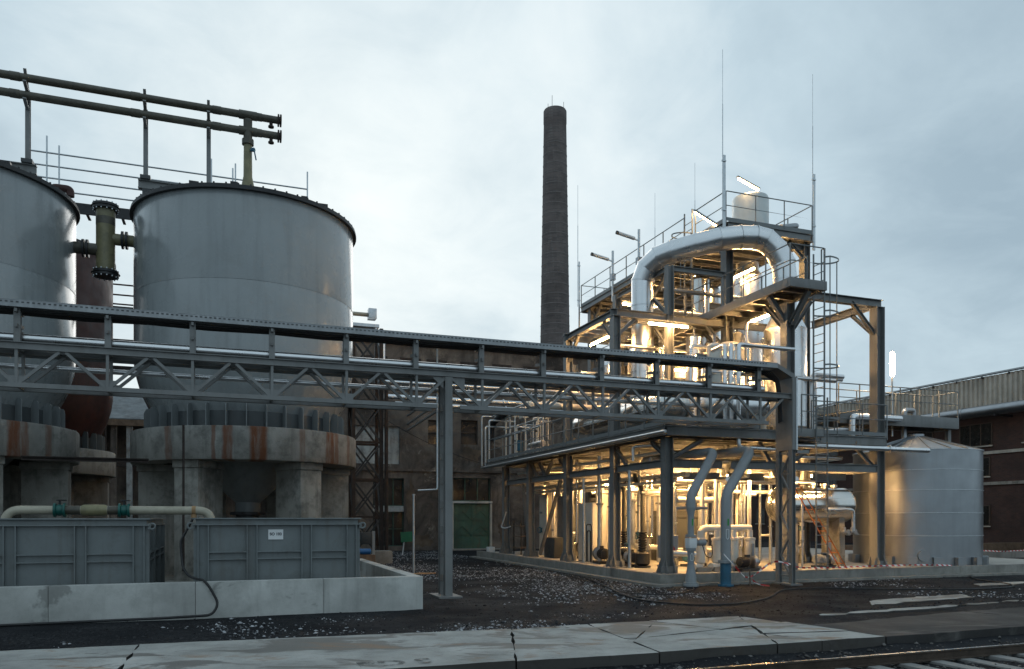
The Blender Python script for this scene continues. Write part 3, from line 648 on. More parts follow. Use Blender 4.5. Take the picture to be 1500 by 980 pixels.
# ================================================================== PIPE BRIDGE
br = thing('pipe_bridge', (-6.75, -.7, 0), 'long grey lattice pipe bridge crossing the yard on steel columns', 'pipe bridge')
X0, SP = -16.21, 1.727; ZB, ZT = 4.82, 5.66; bf, bk = -1.0, -.4
nodes = [X0 - SP * 10 + SP * k for k in range(22)]; tops = [n + SP / 2 for n in nodes]
for b in (bf, bk):
    part('upper_chord', MB().hb((-32, b, ZT), (3.95, b, ZT), .12, .16, .016, .012), STEEL, br)
    for x0, x1 in ((-32, -17.4), (-16.8, -7.05), (-6.45, 3.05)): part('lower_chord', MB().bar((x0, b, ZB), (x1, b, ZB), .11, .10), STEEL, br)
    for k, n in enumerate(nodes):
        if n > 3.2: continue
        for tx, s in ((n - SP / 2, -1), (n + SP / 2, 1)):
            if tx < -32: continue
            if abs(tx + 6.75) < .15: tx = -6.75 - s * -.0
            part('diagonal', MB().bar((n + s * .05, b, ZB + .05), (tx - s * .06, b, ZT - .09), .065, .065), STEEL, br)
        part('vertical', MB().bar((n, b, ZB + .05), (n, b, ZT - .08), .06, .06), STEEL, br)
        part('gusset', MB().box(n - .16, n + .16, b - .012, b + .012, ZB + .05, ZB + .2), STEEL, br)
for k, n in enumerate(nodes):
    if n > 3.2: continue
    part('cross_tie', MB().bar((n, bf + .06, ZT), (n, bk - .06, ZT), .08), STEEL, br); part('cross_tie', MB().bar((n, bf + .055, ZB), (n, bk - .055, ZB), .06), STEEL, br)
    part('plan_brace', MB().bar((n, bf + .05, ZT - .03), (n + SP / 2, bk - .05, ZT - .03), .04), STEEL, br)
    p = part('tray_post', MB().hb((n, -.9, ZT + .08), (n, -.9, 6.46), .13, .13, .014, .012), STEEL, br)
    part('bracket_arm', MB().bar((n - .0, -1.06, 6.08), (n, -.42, 6.16), .05, .07), STEEL, p)
    part('bracket_arm', MB().bar((n - .0, -1.08, 6.40), (n, -.42, 6.43), .05, .07), STEEL, p)
    m = MB(); m.lathe((n, -.72, 5.87), [(.135, -.06), (.135, .06)], 16, (1, 0, 0)); m.box(n - .05, n + .05, -.85, -.6, ZT + .081, 5.87); part('pipe_clamp', m, STEELD, br)
# cable tray with perforated side
ct = part('cable_tray', MB().box(-32, 3.35, -1.08, -.42, 6.462, 6.48).box(-32, 3.35, -1.095, -1.08, 6.462, 6.60).box(-32, 3.35, -.42, -.405, 6.462, 6.60), GALVD, br)
part('tray_cover', MB().box(-32, 3.35, -1.1, -.40, 6.602, 6.612), GALVD, br)
m = MB()
for i in range(350): m.box(-32 + i * .1, -31.95 + i * .1, -1.0985, -1.0965, 6.545, 6.575)
stuffp(part('tray_slots', m, STEELD, ct))
part('tray_drop', MB().bar((3.35, -.75, 6.535), (3.95, -.75, 6.25), .68, .13), STEEL, br)
part('tray_riser', MB().box(3.88, 4.06, -1.1, -.42, 4.05, 6.24).box(4.062, 4.5, -1.1, -1.02, 3.95, 4.05), STEEL, br)
part('tray_edge', MB().box(4.01, 4.064, -1.112, -1.102, 4.05, 6.2), GALV, br)
m = MB()
for i in range(22): m.box(4.0605, 4.0625, -1.08 , -1.04, 4.1 + i * .1, 4.16 + i * .1)
stuffp(part('tray_slots', m, BLACKM, ct))
rc = random.Random(4)
for k in range(6):
    y = -.95 + k * .08; pts = [V((-31.9 + i * 1.3, y + rc.uniform(-.015, .015), 6.42 - (.035 if i % 2 else 0) * rc.random())) for i in range(27)]
    pts += [V((3.2, y, 6.38)), V((3.5 + .04 * k, y, 6.15)), V((3.6 + .04 * k, y, 5.6)), V((3.62 + .04 * k, y, 4.9))]
    part('cable', MB().tube(pts, .017, 6), BLACK, br)
# bridge columns
def lattice(a, parent, pan=.62):
    for b in (bf, bk): part('column_leg', MB().hb((a, b, 0), (a, b, ZT - .09), .15, .13, .014, .012, (1, 0, 0)), STEEL, parent)
    z = .25; s = 1
    while z < 5.2:
        part('lacing', MB().bar((a, bf + .09, z), (a, bk - .09, z + pan), .06, .05, (1, 0, 0)) if s > 0 else MB().bar((a, bk - .09, z), (a, bf + .09, z + pan), .06, .05, (1, 0, 0)), STEEL, parent)
        part('batten', MB().bar((a, bf + .09, z), (a, bk - .09, z), .07, .05), STEEL, parent); z += pan; s = -s
    part('base_plate', MB().box(a - .22, a + .22, bf - .2, bk + .2, -.03, .03), STEEL, parent)
lattice(3.95, br); 
for a in (-17.11, -6.75):
 for b in (bf + .04, bk - .06): part('column_leg', MB().hb((a, b, 0), (a, b, ZT - .09), .19, .19, .018, .014, (0, 1, 0)), STEEL, br)
 z = .4
 while z < 5.2: part('batten', MB().box(a - .104, a - .092, bf + .14, bk - .16, z, z + .16), STEEL, br); z += .62
 part('base_plate', MB().box(a - .3, a + .3, bf - .25, bk + .25, -.03, .03), STEEL, br)
 for s in (-1, 1): part('column_gusset', MB().prof((a + s * .28, bf - .006, ZT - .09), (a + s * .28, bf + .008, ZT - .09), [(-.15, 0), (.15, 0), (s * -.15, -.3)] if s < 0 else [(-.15, 0), (.15, 0), (s * .15, -.3)]), STEEL, br)
# pipes carried by the bridge
pipe('bridge_pipe', 'shiny metal clad pipe lying behind the bridge tray posts', [(-32, -.72, 5.87), (2.9, -.72, 5.87), (3.1, -.72, 5.87)], .105, ALU, seg=20, rad=.01)
pipe('bridge_pipe', 'slim clad pipe running inside the bridge truss', [(-32, -.25, 5.34), (1.2, -.25, 5.34)], .06, ALU, seg=14)
pipe('bridge_pipe', 'grey painted pipe running low on the back of the bridge', [(-32, -.2, 5.60), (1.0, -.2, 5.60)], .05, PIPEG, seg=12)
# conduit mast at the column
cm = thing('conduit', (-6.9, -.2, 2.6), 'thin galvanised conduit dropping beside the bridge column', 'conduit')
part('conduit_run', MB().tube(bend([(-6.83, -.2, 6.45), (-6.83, -.2, 2.75), (-7.35, -.2, 2.72)], .06, 4), .022, 8), GALV, cm)
solo('steel_post', MB().tube([(-5.68, 7.57, 0), (-5.68, 7.57, 2.84)], .045, 10).lathe((-5.68, 7.57, 2.82), [(.065, 0), (.065, .05)], 10), GALV, (-5.68, 7.57, 0), 'bare galvanised post standing alone on the gravel', 'post')
# ================================================================== PROCESS PLANT
pl = thing('plant_plinth', (0, 0, 0), 'concrete plinth with raised kerb under the lit process plant', 'plinth')
part('floor_slab', MB().box(.2, 19.9, .2, 18.5, -.2, .25), CONCF, pl)
for a0 in (0, 3.0, 6.0, 9.0, 12.0, 15.0, 18.0): part('kerb', MB().box(a0 + .003, min(a0 + 3.0, 20) - .003, 0, .2, -.2, .33), CONCP, pl, bev=.015)
for b0 in (.203, 3.0, 6.0, 9.0, 12.0, 15.0): part('kerb', MB().box(0, .2, b0 + .003, b0 + 2.997, -.2, .33), CONCP, pl, bev=.015)
part('footing', MB().box(-.35, 20, -.35, -.003, -.2, .06), CONCP, pl); part('footing', MB().box(-.35, -.003, .0, 18.2, -.2, .055), CONCP, pl)
fr = thing('plant_structure', (5, 8, .25), 'multi-storey grey steel frame with platforms and guard rails around the plant', 'steel frame')
def column(a, b, zt, w=.30, plate=True):
    c = part('column', MB().hb((a, b, .25), (a, b, zt), w, w * .95, .022, .016, (1, 0, 0)), STEEL, fr)
    if plate:
        part('base_plate', MB().box(a - .32, a + .32, b - .32, b + .32, .25, .29), STEEL, c)
        m = MB()
        for (dx, dy) in ((1, 0), (-1, 0), (0, 1), (0, -1)):
            for s in (-.13, .13):
                p = V((a + dx * .15 + (s if dy else 0), b + dy * .15 + (s if dx else 0), .29)); q = p + V((dx * .15, dy * .15, 0)); n_ = V((.009 if dy else 0, .009 if dx else 0, 0))
                m.add([p - n_, q - n_, q - n_ + V((0, 0, .06)), p - n_ + V((0, 0, .42)), p + n_, q + n_, q + n_ + V((0, 0, .06)), p + n_ + V((0, 0, .42))], [(0, 1, 2, 3), (7, 6, 5, 4), (0, 4, 5, 1), (1, 5, 6, 2), (2, 6, 7, 3), (3, 7, 4, 0)])
        m.box(a - .29, a + .29, b - .17, b - .155, .29, .5); m.box(a - .17, a - .155, b - .29, b + .29, .29, .5)
        part('base_gusset', m, STEEL, c, smooth=False)
    return c
def beam(p, q, h=.28, w=.18): return part('beam', MB().hb(p, q, w, h, .02, .014), STEEL, fr)
def brace(p, q, w=.12): return part('brace', MB().hb(p, q, w, w, .014, .01), STEEL, fr)
BS = [1.1, 4.56, 8.62, 12.75, 16.06]
ZD = 4.85     # deck floor
for b in BS: column(.9, b, 9.18 if b in (4.56, 8.62) else 4.52)
for b in BS[1:]: column(3.1, b, 11.2 if b < 9 else 9.1, .26)
for b in BS[1:]: column(5.6, b, 12.8, .34)
column(5.6, 1.2, 9.2, .34); column(9.5, 1.24, 9.42, .36); 
for b in BS[1:]: column(9.2, b, 12.8, .30)
# level 1 beams
for b in BS:
    for z, h in ((ZD - .2, .30), (3.72, .26)):
        for a0, a1 in ((.9, 3.1), (3.1, 5.6), (5.6, 9.2 if b > 2 else 9.5)):
            if z < 4 and 3 < a0 < 4 and b == 1.1: pass
            beam((a0 + .16, b, z), (a1 - .16, b, z), h)
for a in (.9, 5.6, 9.3):
    for i in range(4):
        beam((a, BS[i] + .16, ZD - .2), (a, BS[i + 1] - .16, ZD - .2), .30); beam((a, BS[i] + .16, 3.72), (a, BS[i + 1] - .16, 3.72), .24)
# deck
part('edge_beam', MB().hb((.42, .45, ZD - .18), (.42, 17.7, ZD - .18), .12, .30), STEEL, fr)
part('edge_beam', MB().hb((.5, .45, ZD - .18), (6.3, .45, ZD - .18), .12, .30), STEEL, fr); part('edge_beam', MB().hb((6.3, .4, ZD - .18), (6.3, 1.0, ZD - .18), .12, .30), STEEL, fr); part('edge_beam', MB().hb((6.38, .98, ZD - .18), (9.62, .98, ZD - .18), .12, .30), STEEL, fr)
part('edge_beam', MB().hb((9.68, 1.0, ZD - .18), (9.68, 17.7, ZD - .18), .12, .30), STEEL, fr)
for i in range(29): part('joist', MB().hb((.49, .95 + .6 * i, ZD - .10), (6.2 if i < 1 else 9.6, .95 + .6 * i, ZD - .10), .07, .12, .01, .01), STEELD, fr)
part('deck_grating', MB().box(.5, 6.24, .52, 1.044, ZD - .035, ZD), STEELD, fr)
for i in range(14): part('deck_grating', MB().box(.5, 9.6, 1.05 + i * 1.19, 1.05 + (i + 1) * 1.19 - .006, ZD - .035, ZD), STEELD, fr)
for (p, q) in (((.9, 4.56, 4.5), (.9, 3.7, 3.85)), ((.9, 1.1, 3.9), (.9, 2.1, 4.5)), ((.9, 8.62, 3.9), (.9, 9.5, 4.5)), ((.9, 12.75, 4.5), (.9, 11.85, 3.85)), ((.9, 10.9, 3.85), (.9, 10.1, 4.5)), ((.9, 11.0, 3.85), (.9, 11.75, 4.5)),
               ((1.1, 1.1, 3.9), (2.2, 1.1, 4.5)), ((5.4, 1.15, 3.0), (4.4, 1.15, 4.5)), ((5.8, 1.2, 3.9), (6.7, 1.2, 4.5)), ((9.3, 1.24, 3.8), (8.5, 1.24, 4.5)),
               ((.9, 12.9, .4), (.9, 13.7, 3.6)), ((.9, 11.6, .4), (.9, 9.3, 3.6))): brace(p, q)
g1 = railing(fr, [(.42, 17.6, ZD), (.42, .45, ZD), (3.9, .45, ZD)], sp=1.25)
railing(fr, [(6.4, .98, ZD), (9.68, .98, ZD), (9.68, 6, ZD)], sp=1.3)
solo('gutter_pipe', MB().tube([(.27, .15, 4.60), (.27, 18.0, 4.58)], .05, 10), GALV, (.27, 9, 4.55), 'bright galvanised pipe along the edge of the first deck', 'pipe')
# level 2 (z about 9.3)
Z2 = 9.28
for b in (4.56, 8.62):
    for a0, a1 in ((.9, 3.1), (3.1, 5.6), (5.6, 9.2)): beam((a0 + (.0 if a0 > 1 else -.18), b, Z2), (a1 - .12, b, Z2), .26, .2)
beam((.9, 4.4, Z2), (.9, 9.0, Z2), .24, .2)
for a in (3.1, 5.6, 9.2):
    for i in range(1, 4):
        if a < 5 and i > 1: continue
        beam((a, BS[i] + .14, Z2), (a, BS[i + 1] - .14, Z2), .26)
for i in range(5): part('joist', MB().hb((1.0, 5.3 + .65 * i, Z2 - .02), (5.4, 5.3 + .65 * i, Z2 - .02), .08, .14, .01, .01), STEEL, fr)
for a in (1.9, 4.2): part('joist', MB().hb((a, 4.7, Z2 - .17), (a, 8.5, Z2 - .17), .1, .12, .01, .01), STEEL, fr)
for (p, q) in (((.9, 4.56, 8.4), (1.7, 4.56, 9.15)), ((.9, 4.7, 8.4), (.9, 5.5, 9.15)), ((.9, 8.5, 8.3), (.9, 7.6, 9.15)), ((5.6, 4.56, 8.2), (4.7, 4.56, 9.15)), ((3.1, 4.7, 8.3), (3.1, 5.6, 9.15)), ((5.4, 4.7, 8.3), (5.4, 5.7, 9.15)),
               ((9.2, 4.5, 12.0), (8.4, 4.56, 12.75)), ((5.6, 4.7, 11.9), (5.6, 5.6, 12.75)), ((5.6, 12.7, 11.8), (5.6, 11.8, 12.75)), ((5.6, 16.0, 11.8), (5.6, 15.0, 12.75)), ((3.1, 4.7, 9.5), (3.1, 6.6, 11.0)), ((3.1, 8.5, 9.5), (3.1, 6.6, 11.0)),
               ((9.5, 1.24, 8.35), (8.35, 1.24, 9.5)), ((9.5, 1.24, 8.35), (9.5, 2.5, 9.5))): brace(p, q)
# portal on the tank side
beam((6.3, 1.24, 9.55), (9.68, 1.24, 9.55), .26, .22); beam((9.5, 1.36, 9.55), (9.5, 4.5, 9.55), .26, .22)
# catwalk
cw0, cw1, cwb, ZC = 4.75, 6.12, .05, 9.62
cwk = part('catwalk_floor', MB().box(cw0 + .06, cw1 - .06, cwb + .06, 8.4, ZC - .04, ZC), STEELD, fr)
for a in (cw0, cw1): part('catwalk_channel', MB().box(a - .05, a + .05, cwb - .05, 8.4, ZC - .27, ZC + .02), STEEL, fr, bev=.006)
part('catwalk_channel', MB().box(cw0 + .052, cw1 - .052, cwb - .05, cwb + .05, ZC - .27, ZC + .02), STEEL, fr, bev=.006)
for i in range(10): part('catwalk_joist', MB().box(cw0 + .052, cw1 - .052, .7 + .8 * i, .78 + .8 * i, ZC - .2, ZC - .042), STEEL, fr)
for s in (-1, 1):
    for i, (x, b) in enumerate(((cw0 - .056, .12), (cw0 - .056, 2.2))):
        if s > 0: part('bolt_plate', MB().box(x - .006, x, b, b + .22, ZC - .22, ZC - .04), STEEL, fr)
for (p, q) in (((5.6, 1.2, 8.45), (4.85, 1.2, 9.35)), ((5.6, 1.0, 8.45), (5.6, .2, 9.35)), ((5.6, 1.4, 8.45), (5.6, 2.3, 9.35)), ((5.6, 1.2, 8.45), (6.1, .9, 9.35)), ((5.75, 1.2, 8.3), (6.6, 1.24, 9.4))): brace(p, q, .15)
railing(fr, [(cw0, 8.4, ZC), (cw0, cwb, ZC), (cw1, cwb, ZC), (cw1, .2, ZC)], sp=1.2, toe=False)
railing(fr, [(cw1, .85, ZC), (cw1, 4.4, ZC)], sp=1.2, toe=False)
for a in (3.1,): beam((a, 4.7, 11.1), (a, 8.5, 11.1), .2)
for b in (4.56, 8.62): beam((3.2, b, 11.1), (5.45, b, 11.1), .2)
for b in (8.62, 12.75): beam((5.75, b, 11.2), (9.1, b, 11.2), .24)
# top platform
Z3 = 13.0; ta0, ta1, tb0, tb1 = 5.3, 9.25, 4.2, 16.7
for a in (ta0, ta1): part('edge_beam', MB().hb((a, tb0, Z3 - .17), (a, tb1, Z3 - .17), .14, .28), STEEL, fr)
for b in (tb0, tb1): part('edge_beam', MB().hb((ta0 + .08, b, Z3 - .17), (ta1 - .08, b, Z3 - .17), .14, .28), STEEL, fr)
for i in range(16): part('joist', MB().hb((ta0 + .08, tb0 + .4 + .77 * i, Z3 - .12), (ta1 - .08, tb0 + .4 + .77 * i, Z3 - .12), .08, .14, .01, .01), STEEL, fr)
for i in range(8): part('deck_grating', MB().box(ta0 + .075, ta1 - .075, tb0 + .075 + i * 1.545, tb0 + .07 + (i + 1) * 1.545, Z3 - .045, Z3 - .01), STEELD, fr)
for b in BS[1:]: beam((5.78, b, 12.55), (9.05, b, 12.55), .24)
railing(fr, [(ta0, tb1, Z3), (ta0, 7.0, Z3)], sp=1.5); railing(fr, [(ta0, 6.2, Z3), (ta0, tb0, Z3), (ta1, tb0, Z3), (ta1, tb1, Z3), (ta0, tb1, Z3)], sp=1.4)
# inner floors between the second and top levels
for i in range(5): part('deck_grating', MB().box(5.8, 9.0, 8.8 + i * 1.5, 8.8 + (i + 1) * 1.5 - .008, Z2 + .15, Z2 + .185), STEELD, fr); part('joist', MB().hb((5.7, 9.2 + i * 1.5, Z2 + .07), (9.05, 9.2 + i * 1.5, Z2 + .07), .08, .13, .01, .01), STEEL, fr)
for i in range(4): part('deck_grating', MB().box(5.8, 9.0, 9.2 + i * 1.6, 9.2 + (i + 1) * 1.6 - .008, 11.34, 11.375), STEELD, fr)
for i in range(5): part('deck_grating', MB().box(3.2, 4.68, 5.0 + i * .72, 5.0 + (i + 1) * .72 - .006, Z2 + .14, Z2 + .175), STEELD, fr) if i not in () else None
railing(fr, [(3.25, 8.4, Z2 + .17), (3.25, 6.5, Z2 + .17)], sp=1.0); railing(fr, [(5.75, 15.5, Z2 + .18), (5.75, 8.9, Z2 + .18), (9.0, 8.9, Z2 + .18)], sp=1.3); railing(fr, [(5.75, 15.4, 11.37), (5.75, 9.3, 11.37), (9.0, 9.3, 11.37)], sp=1.3)
for (p, q) in (((5.6, 8.7, 9.6), (5.6, 12.6, 12.6)), ((5.6, 12.6, 9.6), (5.6, 8.7, 12.6)), ((5.6, 12.8, 9.6), (5.6, 16.0, 12.6)), ((3.1, 8.5, 5.2), (3.1, 4.7, 8.9)), ((9.2, 8.5, 5.2), (9.2, 4.7, 9.0)), ((5.8, 8.62, 9.6), (9.0, 8.62, 11.0))): brace(p, q, .1)
# small bracket landing by the ladder
part('ladder_landing', MB().box(4.75, 6.1, .05, .42, ZD - .25, ZD + .02), STEEL, fr, bev=.01)
railing(fr, [(5.2, .06, ZD), (6.1, .06, ZD)], sp=.9, toe=False)
# walkway over the round tank
ZW = 6.03
wk = part('tank_walkway', MB().box(9.75, 15.85, 3.4, 4.5, ZW - .05, ZW), STEELD, fr)
for b in (3.35, 4.55): part('catwalk_channel', MB().box(9.75, 15.85, b - .05, b + .05, ZW - .42, ZW + .02), STEEL, fr, bev=.006)
part('catwalk_channel', MB().box(15.80, 15.90, 3.402, 4.498, ZW - .42, ZW + .02), STEEL, fr, bev=.006)
railing(fr, [(9.75, 3.35, ZW), (15.85, 3.35, ZW), (15.85, 4.55, ZW), (9.75, 4.55, ZW)], sp=1.0, toe=False)
for a in (12.2, 15.6): part('walkway_leg', MB().bar((a, 3.6, 4.7), (a, 3.6, ZW - .42), .16), STEEL, fr)
# ---------------------------------------------------------------- ladders
def ladder(label, p0, z0, z1, du, cage=None, dout=(1, 0, 0), w=.5):
    """p0 = (a,b) of one rail, du = direction to the other rail"""
    t = thing('caged_ladder' if cage else 'ladder', (p0[0], p0[1], z0), label, 'ladder'); du = V(du); do = V(dout)
    P = V((p0[0], p0[1], 0)); Q = P + du * w
    for r in (P, Q): part('rail', MB().bar(r + V((0, 0, z0)), r + V((0, 0, z1)), .055, .025, du), RAILM, t)
    z = z0 + .25
    while z < z1 - .3: part('rung', MB().tube([P + V((0, 0, z)), Q + V((0, 0, z))], .014, 6), RAILM, t); z += .29
    if cage:
        z = cage; mid = (P + Q) / 2; zs = []
        while z < z1 + .05:
            pts = [P + V((0, 0, z))] + [mid + V((0, 0, z)) + du * (-.37 * math.cos(q)) + do * (.12 + .62 * math.sin(q)) for q in [math.pi * k / 12 for k in range(13)]] + [Q + V((0, 0, z))]
            m = MB()
            for i in range(len(pts) - 1): m.bar(pts[i], pts[i + 1], .012, .05)
            part('cage_hoop', m, RAILM, t); zs.append(z); z += 1.75 if cage < 6 else 1.1
        for q in (0.0, .5, 1.0):
            q *= math.pi; o = mid + du * (-.37 * math.cos(q)) + do * (.12 + .62 * math.sin(q)); part('cage_bar', MB().bar(o + V((0, 0, zs[0])), o + V((0, 0, zs[-1])), .04, .012, do), RAILM, t)
    return t
ladder('tall caged steel ladder climbing to the end of the catwalk', (6.24, .2), ZD + .02, 10.75, (0, 1, 0), 5.25)
ladder('plain steel ladder from the plinth up to the first deck', (5.75, .02), .33, 5.9, (1, 0, 0), None, w=.45)
ladder('caged ladder rising to the top platform behind the clad duct', (5.22, 6.3), 9.7, 14.2, (0, 1, 0), 11.0, (-1, 0, 0), .55)

# ---------------------------------------------------------------- vessels
def clad(t, a, b, r, zs, mat, seg=40):
    for i in range(len(zs) - 1):
        part('cladding_sheet', MB().lathe((a, b, 0), [(r, zs[i]), (r, zs[i + 1] - .03), (r + .008, zs[i + 1] - .028), (r + .008, zs[i + 1] + .012), (r - .005, zs[i + 1] + .012)], seg, caps=False), mat, t)
V1 = (7.15, 3.2)
v = thing('vertical_vessel', (V1[0], V1[1], ZD), 'upright aluminium clad vessel with a cone top beneath the duct', 'vessel')
clad(v, *V1, .75, [5.3, 6.2, 7.1, 8.0, 8.85], ALU); part('cone_top', MB().lathe((V1[0], V1[1], 0), [(.755, 8.86), (.46, 9.45), (.46, 9.7)], 40, caps=False), ALU, v)
part('bottom_head', MB().lathe((V1[0], V1[1], 0), [(.1, 4.9), (.5, 5.0), (.7, 5.15), (.75, 5.3)], 40), ALU, v)
for q in (45, 135, 225, 315): part('leg', MB().bar((V1[0] + .62 * math.cos(R(q)), V1[1] + .62 * math.sin(R(q)), ZD), (V1[0] + .62 * math.cos(R(q)), V1[1] + .62 * math.sin(R(q)), 5.4), .1), STEEL, v)
v = thing('vertical_vessel', (7.9, 6.4, ZD), 'tall aluminium clad column with a shouldered top behind the catwalk', 'vessel'); clad(v, 7.9, 6.4, .62, [4.95, 6.0, 7.1, 8.2, 9.3, 10.3, 11.2, 11.75], ALU)
part('shoulder', MB().lathe((7.9, 6.4, 0), [(.625, 11.76), (.45, 12.05), (.45, 12.35), (.1, 12.4)], 40, caps=False), ALU, v); part('base_ring', MB().lathe((7.9, 6.4, 0), [(.66, ZD), (.66, 4.95)], 32), STEEL, v)
v = thing('vertical_vessel', (6.55, 7.7, ZD), 'slim polished column glowing with lamp light near the caged ladder', 'vessel'); clad(v, 6.55, 7.7, .36, [4.95, 6.2, 7.5, 8.8, 10.0, 11.0, 11.9], STAIN, 32)
part('dome', MB().lathe((6.55, 7.7, 0), [(.37, 11.91), (.33, 12.05), (.2, 12.14), (.02, 12.17)], 32, caps=False), STAIN, v); part('base_ring', MB().lathe((6.55, 7.7, 0), [(.4, ZD), (.4, 4.95)], 32), STEEL, v)
v = thing('vertical_vessel', (4.3, 7.2, ZD), 'insulated column standing behind the large duct', 'vessel'); clad(v, 4.3, 7.2, .42, [4.95, 6.2, 7.5, 8.6], ALU, 32)
part('dome', MB().lathe((4.3, 7.2, 0), [(.43, 8.61), (.36, 8.78), (.2, 8.88), (.02, 8.9)], 32, caps=False), ALU, v); part('base_ring', MB().lathe((4.3, 7.2, 0), [(.46, ZD), (.46, 4.95)], 32), STEEL, v)
v = thing('vertical_vessel', (5.9, 3.4, ZD), 'insulated upright drum on the first deck beside the catwalk column', 'vessel'); clad(v, 5.0, 3.6, .55, [5.2, 6.2, 7.3, 8.0], CREAM, 36)
part('dome', MB().lathe((5.0, 3.6, 0), [(.56, 8.01), (.47, 8.2), (.28, 8.32), (.02, 8.36)], 36, caps=False), CREAM, v)
part('base_ring', MB().lathe((5.0, 3.6, 0), [(.5, ZD), (.5, 5.2)], 32), STEEL, v)
ex = [(3.75, 2.7, .26, 5.0, 7.9, CREAM, 'slim cream insulated column behind the riser pipes'), (4.35, 4.85, .30, 5.0, 8.7, ALU, 'bright clad column close behind the cream drum'), (6.2, 6.2, .40, 5.0, 8.9, STAIN, 'polished column with a low dome under the second level'),
      (3.7, 10.4, .5, 5.0, 8.6, ALU, 'wide clad column far back behind the big duct'), (7.2, 10.2, .5, 5.0, 9.1, CREAM, 'wide cream column far back under the inner floor'), (8.4, 9.6, .34, 9.5, 12.2, ALU, 'clad column standing on the inner floor below the top platform'),
      (6.5, 10.4, .42, 9.5, 11.1, STAIN, 'short polished column on the inner floor'), (7.5, 11.3, .30, 9.5, 11.2, CREAM, 'short cream column on the inner floor'), (6.3, 4.9, .22, 5.0, 9.0, CREAM, 'narrow cream column beside the shouldered column'), (3.85, 6.2, .2, 5.0, 9.0, STAIN, 'narrow polished column right behind the duct leg')]
for a, b, r, z0, z1, mt, lb in ex:
    v = thing('vertical_vessel', (a, b, z0 - .1), lb, 'vessel'); k = max(2, round((z1 - z0) / 1.1)); clad(v, a, b, r, [z0 + (z1 - z0) * i / k for i in range(k + 1)], mt, 28)
    part('dome', MB().lathe((a, b, 0), [(r + .008, z1 + .012), (r * .85, z1 + r * .3), (r * .5, z1 + r * .48), (.02, z1 + r * .55)], 28, caps=False), mt, v); part('base_ring', MB().lathe((a, b, 0), [(r * 1.12, z0 - .14), (r * 1.12, z0)], 28), STEEL, v)
    part('top_nozzle', MB().lathe((a, b, z1 + r * .5), [(.05, 0), (.05, .22), (.09, .22), (.09, .27)], 12), ALUD, v)
# top tank
v = thing('header_tank', (8.5, 7.0, Z3), 'small pale round tank on legs on the top platform', 'tank')
part('shell', MB().lathe((8.5, 7.0, 0), [(.74, 14.0), (.74, 15.25), (.70, 15.34), (.3, 15.47), (.02, 15.5)], 40, caps=False), pm('pale_tank', (.56, .60, .60), .4, .3, .08, 2), v)
part('bottom_head', MB().lathe((8.5, 7.0, 0), [(.12, 13.55), (.5, 13.75), (.74, 14.0)], 40), MATS['pale_tank'], v); part('band', MB().lathe((8.5, 7.0, 0), [(.755, 13.95), (.76, 14.02), (.745, 14.05)], 40, caps=False), STEELD, v)
for q in (45, 135, 225, 315): part('leg', MB().bar((8.5 + .66 * math.cos(R(q)), 7 + .66 * math.sin(R(q)), Z3), (8.5 + .66 * math.cos(R(q)), 7 + .66 * math.sin(R(q)), 14.1), .08), STEEL, v)
part('outlet_valve', MB().lathe((8.5, 7, 13.3), [(.12, 0), (.12, .06), (.07, .08), (.1, .15), (.07, .22)], 12), BLACKM, v)
pipe('overflow_pipe', 'dull grey pipe leading from the small top tank along the platform', [(8.95, 6.6, 13.75), (10.1 - .95, 6.6, 13.75), (9.15, 4.9, 13.55), (8.1, 4.6, 13.25)], .11, ALUD, rad=.2)
# horizontal drum on the first deck
def hdrum(name, label, c0, axis_, L, r, mat, saddles=(.2, .8), zf=ZD, smat=STEEL, bands=3):
    t = thing(name, (c0[0], c0[1], zf), label, 'vessel'); d = V(axis_)
    e = lambda h: [(r * math.cos(R(x)), h * math.sin(R(x))) for x in (0, 20, 40, 58, 74, 84, 90)]
    n = bands; c0 = V(c0)
    for i in range(n): part('cladding_sheet', MB().lathe(c0, [(r, L * i / n), (r, L * (i + 1) / n - .03), (r + .007, L * (i + 1) / n - .028), (r + .007, L * (i + 1) / n), (r, L * (i + 1) / n)], 48, d, caps=False), mat, t)
    part('dished_head', MB().lathe(c0, [(rr_, -h) for rr_, h in e(r * .5)], 48, d, caps=False), mat, t); part('dished_head', MB().lathe(c0 + d * L, [(rr_, h) for rr_, h in e(r * .5)], 48, d, caps=False), mat, t)
    for s in saddles:
        p = c0 + d * (L * s); w = V((-d.y, d.x, 0)) * r * .75; m = MB(); m.prof(p - d * .12, p + d * .12, [(-r * .75, zf - c0.z), (r * .75, zf - c0.z), (r * .7, -r * .62), (-r * .7, -r * .62)]); part('saddle', m, smat, t)
    return t
hdrum('horizontal_drum', 'long polished horizontal drum with domed ends on the first deck', (1.75, 2.0, 5.66), (0, 1, 0), 6.8, .60, STAIN, bands=4)
t = hdrum('horizontal_drum', 'shorter clad drum with a dished end beneath the pipe bridge elbow', (2.9, 1.7, 5.75), (1, 0, 0), 1.9, .55, ALU, bands=2)
hx = hdrum('heat_exchanger', 'shiny horizontal heat exchanger on concrete piers at ground level', (6.7, 3.0, 2.48), (1, 0, 0), 2.9, .64, STAIN, (.12, .85), .25, CONCO, 3)
for (x, z, r_) in ((8.2, 3.05, .12), (8.75, 3.05, .1), (9.2, 3.0, .08)): part('nozzle', MB().lathe((x, 3.0, z), [(r_, -.1), (r_, .15), (r_ * 1.6, .15), (r_ * 1.6, .22)], 14), ALUD, hx)
part('side_pipe', MB().tube(bend([(8.2, 2.35, 2.3), (9.0, 2.2, 2.3), (9.35, 2.2, 2.3), (9.35, 2.2, 1.5)], .15), .07, 12), ALU, hx)
m = MB()
